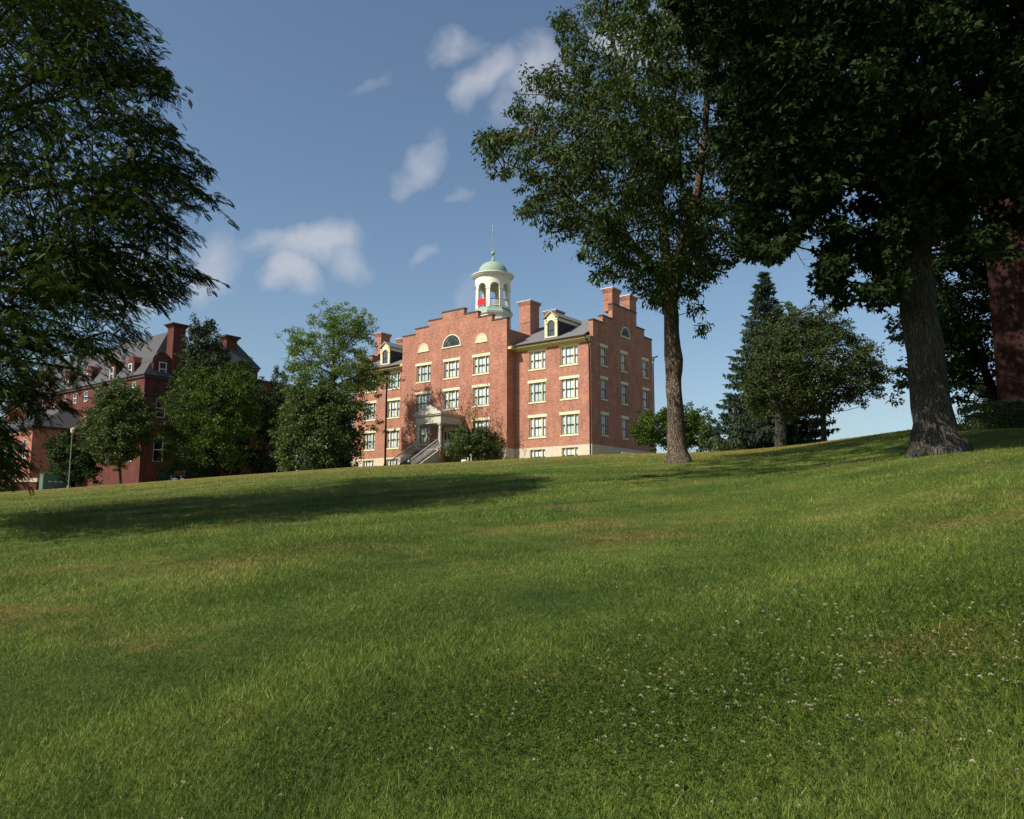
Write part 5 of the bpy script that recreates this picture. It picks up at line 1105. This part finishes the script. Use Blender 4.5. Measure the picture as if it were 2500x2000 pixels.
# --- hedges and shrubs
def hedge(name, label, cat, pts, w_, h_, lmat, dens=900, leaf=.07, seed=1, group=None, rnd=False):
    g = np.random.default_rng(seed); pts = [np.array(p_, float) for p_ in pts]; base = pts[0].copy(); base[2] = gz(base[0], base[1])
    root = empty(name, tuple(base)); tag(root, label, cat, group); C = []; Nn = []
    for a, b_ in zip(pts[:-1], pts[1:]):
        ln = np.linalg.norm((b_ - a)[:2]); d = unit((b_ - a)[:2]); sd_ = np.array([-d[1], d[0]]); n = int(dens * (ln * (w_ + 2 * h_) + 2 * w_ * h_))
        t_ = g.random(n); u = g.random(n) * (w_ + 2 * h_)
        off = np.where(u < h_, -w_ / 2, np.where(u < h_ + w_, u - h_ - w_ / 2, w_ / 2)); zz = np.where(u < h_, u, np.where(u < h_ + w_, h_, u - h_ - w_))
        # rounded section and ends
        rr = np.clip((zz / h_), 0, 1); off = off * (1 - .25 * rr ** 3); en = np.minimum(t_, 1 - t_) * ln; k = np.clip(en / (w_ * .5), 0, 1); kk = np.sqrt(np.clip(1 - (1 - k) ** 2, 0.03, 1)); off *= .35 + .65 * kk; zz = zz * (.72 + .28 * kk)
        xy = a[:2] + d * (t_ * ln)[:, None] + sd_ * off[:, None]; z = ground(xy[:, 0], xy[:, 1]) + zz
        C.append(np.column_stack([xy, z + 0 * z])); Nn.append(np.column_stack([sd_[0] * np.sign(off), sd_[1] * np.sign(off), rr * 1.0]))
    C = np.concatenate(C); Nn = unit(np.concatenate(Nn) + 1e-3); C = C + g.normal(size=C.shape) * leaf * .9
    ld = unit(g.normal(size=C.shape) + Nn * .5); Ls = leaf * g.uniform(.7, 1.5, len(C)); V, F_ = kites(C, ld, unit(Nn + g.normal(size=C.shape) * .5), Ls, Ls * .6)
    link('foliage', fast_mesh('foliage', V - base, F_, g.random(len(F_)), M[lmat]), None, root)
    mb = MB()
    for a, b_ in zip(pts[:-1], pts[1:]):
        ln = np.linalg.norm((b_ - a)[:2]); d = unit((b_ - a)[:2]); sd_ = np.array([-d[1], d[0]]); K = 8
        P_ = [a[:2] + d * (ln * (.04 + .92 * k / K)) for k in range(K + 1)]
        for k in range(K):
            p_, q_ = P_[k], P_[k + 1]; z0, z1 = gz(*p_), gz(*q_); e = w_ * .36
            mb.add([(*(p_ - sd_ * e), z0 - .1), (*(q_ - sd_ * e), z1 - .1), (*(q_ + sd_ * e), z1 - .1), (*(p_ + sd_ * e), z0 - .1), (*(p_ - sd_ * e * .8), z0 + h_ * .68), (*(q_ - sd_ * e * .8), z1 + h_ * .68), (*(q_ + sd_ * e * .8), z1 + h_ * .68), (*(p_ + sd_ * e * .8), z0 + h_ * .68)],
                   [(0, 1, 5, 4), (2, 3, 7, 6), (4, 5, 6, 7)] + ([(3, 0, 4, 7)] if k == 0 else []) + ([(1, 2, 6, 5)] if k == K - 1 else []))
    mb.v = [tuple(np.array(v) - base) for v in mb.v]; mb.build('branches', M['leaf_core'], root)
M['leaf_core'] = plain('dense inner twigs', (.018, .026, .010), .95, .3, 6)
h0 = ng(2352, 26.5); h1 = np.array([h0[0] + 5.5, h0[1] - .8, 0])
hedge('hedge', 'clipped dark hedge along the foot of the brick wall', 'hedge', [h0, h1], 1.3, .78, 'leaf_dark', 700, .06, 81)
hedge('hedge', 'low clipped hedge on the skyline left of the spruce', 'hedge', [ng(1740, 58), ng(1858, 57.5)], .9, .62, 'leaf_light', 260, .09, 82)
def bush(label, px, Yb, r_, h_, lmat, seed, group=None):
    b0 = ng(px, Yb); g = np.random.default_rng(seed); root = empty('bush', tuple(b0)); tag(root, label, 'bush', group); n = int(1700 * r_ * r_)
    d = unit(g.normal(size=(n, 3))); d[:, 2] = np.abs(d[:, 2]); c = d * np.array([r_, r_, h_]) * (.82 + .25 * g.random((n, 1)))
    ld = unit(d * .6 + g.normal(size=c.shape)); Ls = g.uniform(.07, .14, n); V, F_ = kites(c, ld, unit(d + g.normal(size=c.shape) * .5), Ls, Ls * .6)
    link('foliage', fast_mesh('foliage', V, F_, g.random(n), M[lmat]), None, root)
    q = MB(); q.lathe([(r_ * .8 * math.cos(a), h_ * .8 * math.sin(a) - .05) for a in np.linspace(0, R(85), 6)], n=14); q.build('branches', M['leaf_core'], root)
bush('round clipped bush, left one of the pair by the dark building', 397, 86, .75, 1.35, 'leaf_mixed', 1)
bush('round clipped bush, right and larger of the pair by the dark building', 414, 86, 1.05, 1.6, 'leaf_mixed', 2)
bush('dark rounded bush right of the wooden bench', 455, 86, 1.25, 1.6, 'leaf_dark', 3)
bush('low dark bush at the far left on the lawn edge', 10, 86, 1.3, .75, 'leaf_dark', 4)

# ------------------------------------------------------------------ small things
def lamp(px, Yb, top_y, label, head='box', mat='dkmetal', r_=.07):
    b0 = ng(px, Yb); zt_ = W(px, top_y, Yb)[2]; h_ = zt_ - b0[2]; root = empty('street_lamp', tuple(b0)); tag(root, label, 'street lamp')
    q = MB(); q.lathe([(.16, -.2), (.16, .12), (.10, .2)], n=16); q.build('base', M[mat], root)
    if head == 'box':
        q = MB(); q.taper(0, 0, .2, h_ - .34, r_, r_, r_ * .85, r_ * .85); q.build('pole', M[mat], root)
        q = MB(); q.taper(0, 0, h_ - .34, h_ - .30, .30, .30, .36, .36); q.taper(0, 0, h_ - .2999, h_ + .06, .36, .36, .33, .33); q.build('lamp_head', M[mat], root)
        q = MB(); q.box(-.26, .26, -.26, .26, h_ - .352, h_ - .3405); q.build('lens', M['curtain'], root)
    else:
        q = MB(); q.lathe([(r_, .2), (r_ * .8, h_ - .5)], n=12); q.build('pole', M[mat], root)
        q = MB(); q.lathe([(.06, h_ - .5), (.16, h_ - .42), (.2, h_ - .1), (.24, h_ - .06), (.05, h_ + .05)], n=16); q.build('lamp_head', M['concrete'], root)
    return root
lamp(940, 84, 908, 'tall dark square headed street lamp in front of the brick hall', r_=.09)
lamp(167, 82, 1046, 'slim grey lamp post with pale head near the green cabinet', 'post', 'lampmetal', .06)
# green cabinet
b0 = ng(104, 84); root = empty('utility_cabinet', tuple(b0), R(-37)); tag(root, 'green metal utility cabinet at the lawn edge near the left brick wing', 'utility cabinet')
q = MB(); q.box(-.8, .0, -.0, 2.6, -.2, 1.5); q.build('body', M['green'], root)
q = MB(); q.box(-.84, .04, -.04, 2.64, 1.501, 1.58); q.box(-.8, -.45, -.03, .7, 1.581, 1.62); q.build('lid', M['green'], root)
q = MB(); q.box(-.39, -.02, -.03, -.002, .05, 1.42); q.box(-.78, -.41, -.03, -.002, .05, 1.42); q.build('door', M['green'], root)
q = MB(); 
for k in range(3): q.box(.003, .03, .5 + .55 * k, .8 + .55 * k, .8, .9)
q.build('vent', M['trimwhite'], root)
# low walls with coping
def low_wall(label, px0, px1, Yb, h_, mat, cop, seed=0, zoff=0):
    a = ng(px0, Yb); b_ = ng(px1, Yb); root = empty('garden_wall', tuple(a)); tag(root, label, 'wall', kind='thing'); d = b_ - a; ln = math.hypot(d[0], d[1]); ang = math.atan2(d[1], d[0]); zt_ = max(a[2], b_[2]) + h_ - a[2]
    root.rotation_euler = (0, 0, ang); q = MB(); q.box(0, ln, 0, .35, -1.5, zt_); q.build('masonry', M[mat], root)
    q = MB(); q.box(-.08, ln + .08, -.08, .43, zt_ + .001, zt_ + (.42 if cop == 'concrete' else .12)); q.build('coping', M[cop], root)
low_wall('low brick wall with broad pale coping below the left brick wing', 30, 88, 88, .85, 'brick2', 'concrete')
low_wall('low red wall with brick pier behind the wooden bench', 428, 500, 90, .95, 'redpaint', 'redpaint')
b0 = ng(481, 90.6); root = empty('garden_pier', tuple(b0)); tag(root, 'sunlit red brick pier rising behind the low red wall', 'pier'); q = MB(); q.box(-.55, .55, 0, 1, -.5, 2.7); q.build('shaft', M['brick2'], root); q = MB(); q.box(-.62, .62, -.07, 1.07, 2.701, 2.85); q.build('cap', M['coping'], root)
# bench
b0 = ng(433, 85); root = empty('park_bench', tuple(b0), R(-20)); tag(root, 'small wooden bench between the clipped bushes', 'bench')
q = MB()
for k in range(3): q.box(-.7, .7, -.25 + .16 * k, -.12 + .16 * k, .43, .47)
q.build('seat', M['wood'], root); q = MB()
for k in range(3): q.box(-.7, .7, .26, .29, .55 + .14 * k, .66 + .14 * k)
q.build('backrest', M['wood'], root)
for s in (-1, 1): q = MB(); q.box(s * .62 - .03, s * .62 + .03, -.22, -.16, 0, .429); q.box(s * .62 - .03, s * .62 + .03, .295, .34, 0, .95); q.box(s * .62 - .03, s * .62 + .03, -.22, .34, .38, .428); q.build('leg', M['trimwhite'], root)
def stone(label, px, Yb, s, seed, group=None):
    b0 = ng(px, Yb); g = np.random.default_rng(seed); q = MB(); q.lathe([(s * .8, -.05), (s, s * .3), (s * .8, s * .75), (s * .35, s)], n=9)
    q.v = [(x * (1.3 + .2 * g.random()), y * (1 + .2 * g.random()), z * (.9 + .2 * g.random())) for x, y, z in q.v]
    tag(q.build('white_stone', M['whitestone'], None, tuple(b0), smooth=True), label, 'stone', group)
stone('white stone on the lawn left of the wooden bench', 427, 84, .2, 1); stone('small white stone at the right end of the wooden bench', 446, 84, .12, 2)
stone('white stone on the lawn left of the small multi stemmed tree', 1133, 76.5, .2, 3)
b0 = ng(998, 81.5); q = MB(); q.lathe([(.13, -.2), (.13, .35), (.1, .42)], n=12); tag(q.build('bollard', M['white'], None, (b0[0], b0[1], b0[2])), 'short white post at the foot of the entrance stairs', 'bollard')
b0 = ng(1150, 79.3); zc = W(1150, 1113, 79.3)[2]; q = MB(); q.lathe([(.05, -.2), (.05, zc - b0[2]), (.12, zc - b0[2] + .03), (.12, zc - b0[2] + .12), (.05, zc - b0[2] + .16)], n=12)
tag(q.build('garden_light', M['trimwhite'], None, tuple(b0)), 'short white garden light left of the small tree stems', 'garden light')
# white railing beside the gable wall
a = ng(1519, 75); bb = ng(1560, 77); root = empty('white_railing', tuple(a)); tag(root, 'low white railing on the crest beside the gable wall', 'railing')
d = bb - a; zt_ = W(1519, 1105, 75)[2] - a[2]; q = MB(); q.tube([(0, 0, zt_), (d[0], d[1], zt_)], [.045, .045], 6); q.build('handrail', M['trimwhite'], root)
q = MB()
for k in range(16): f = k / 15; q.tube([(d[0] * f, d[1] * f, -.1), (d[0] * f, d[1] * f, zt_)], [.02, .02], 4)
q.build('balusters', M['trimwhite'], root)
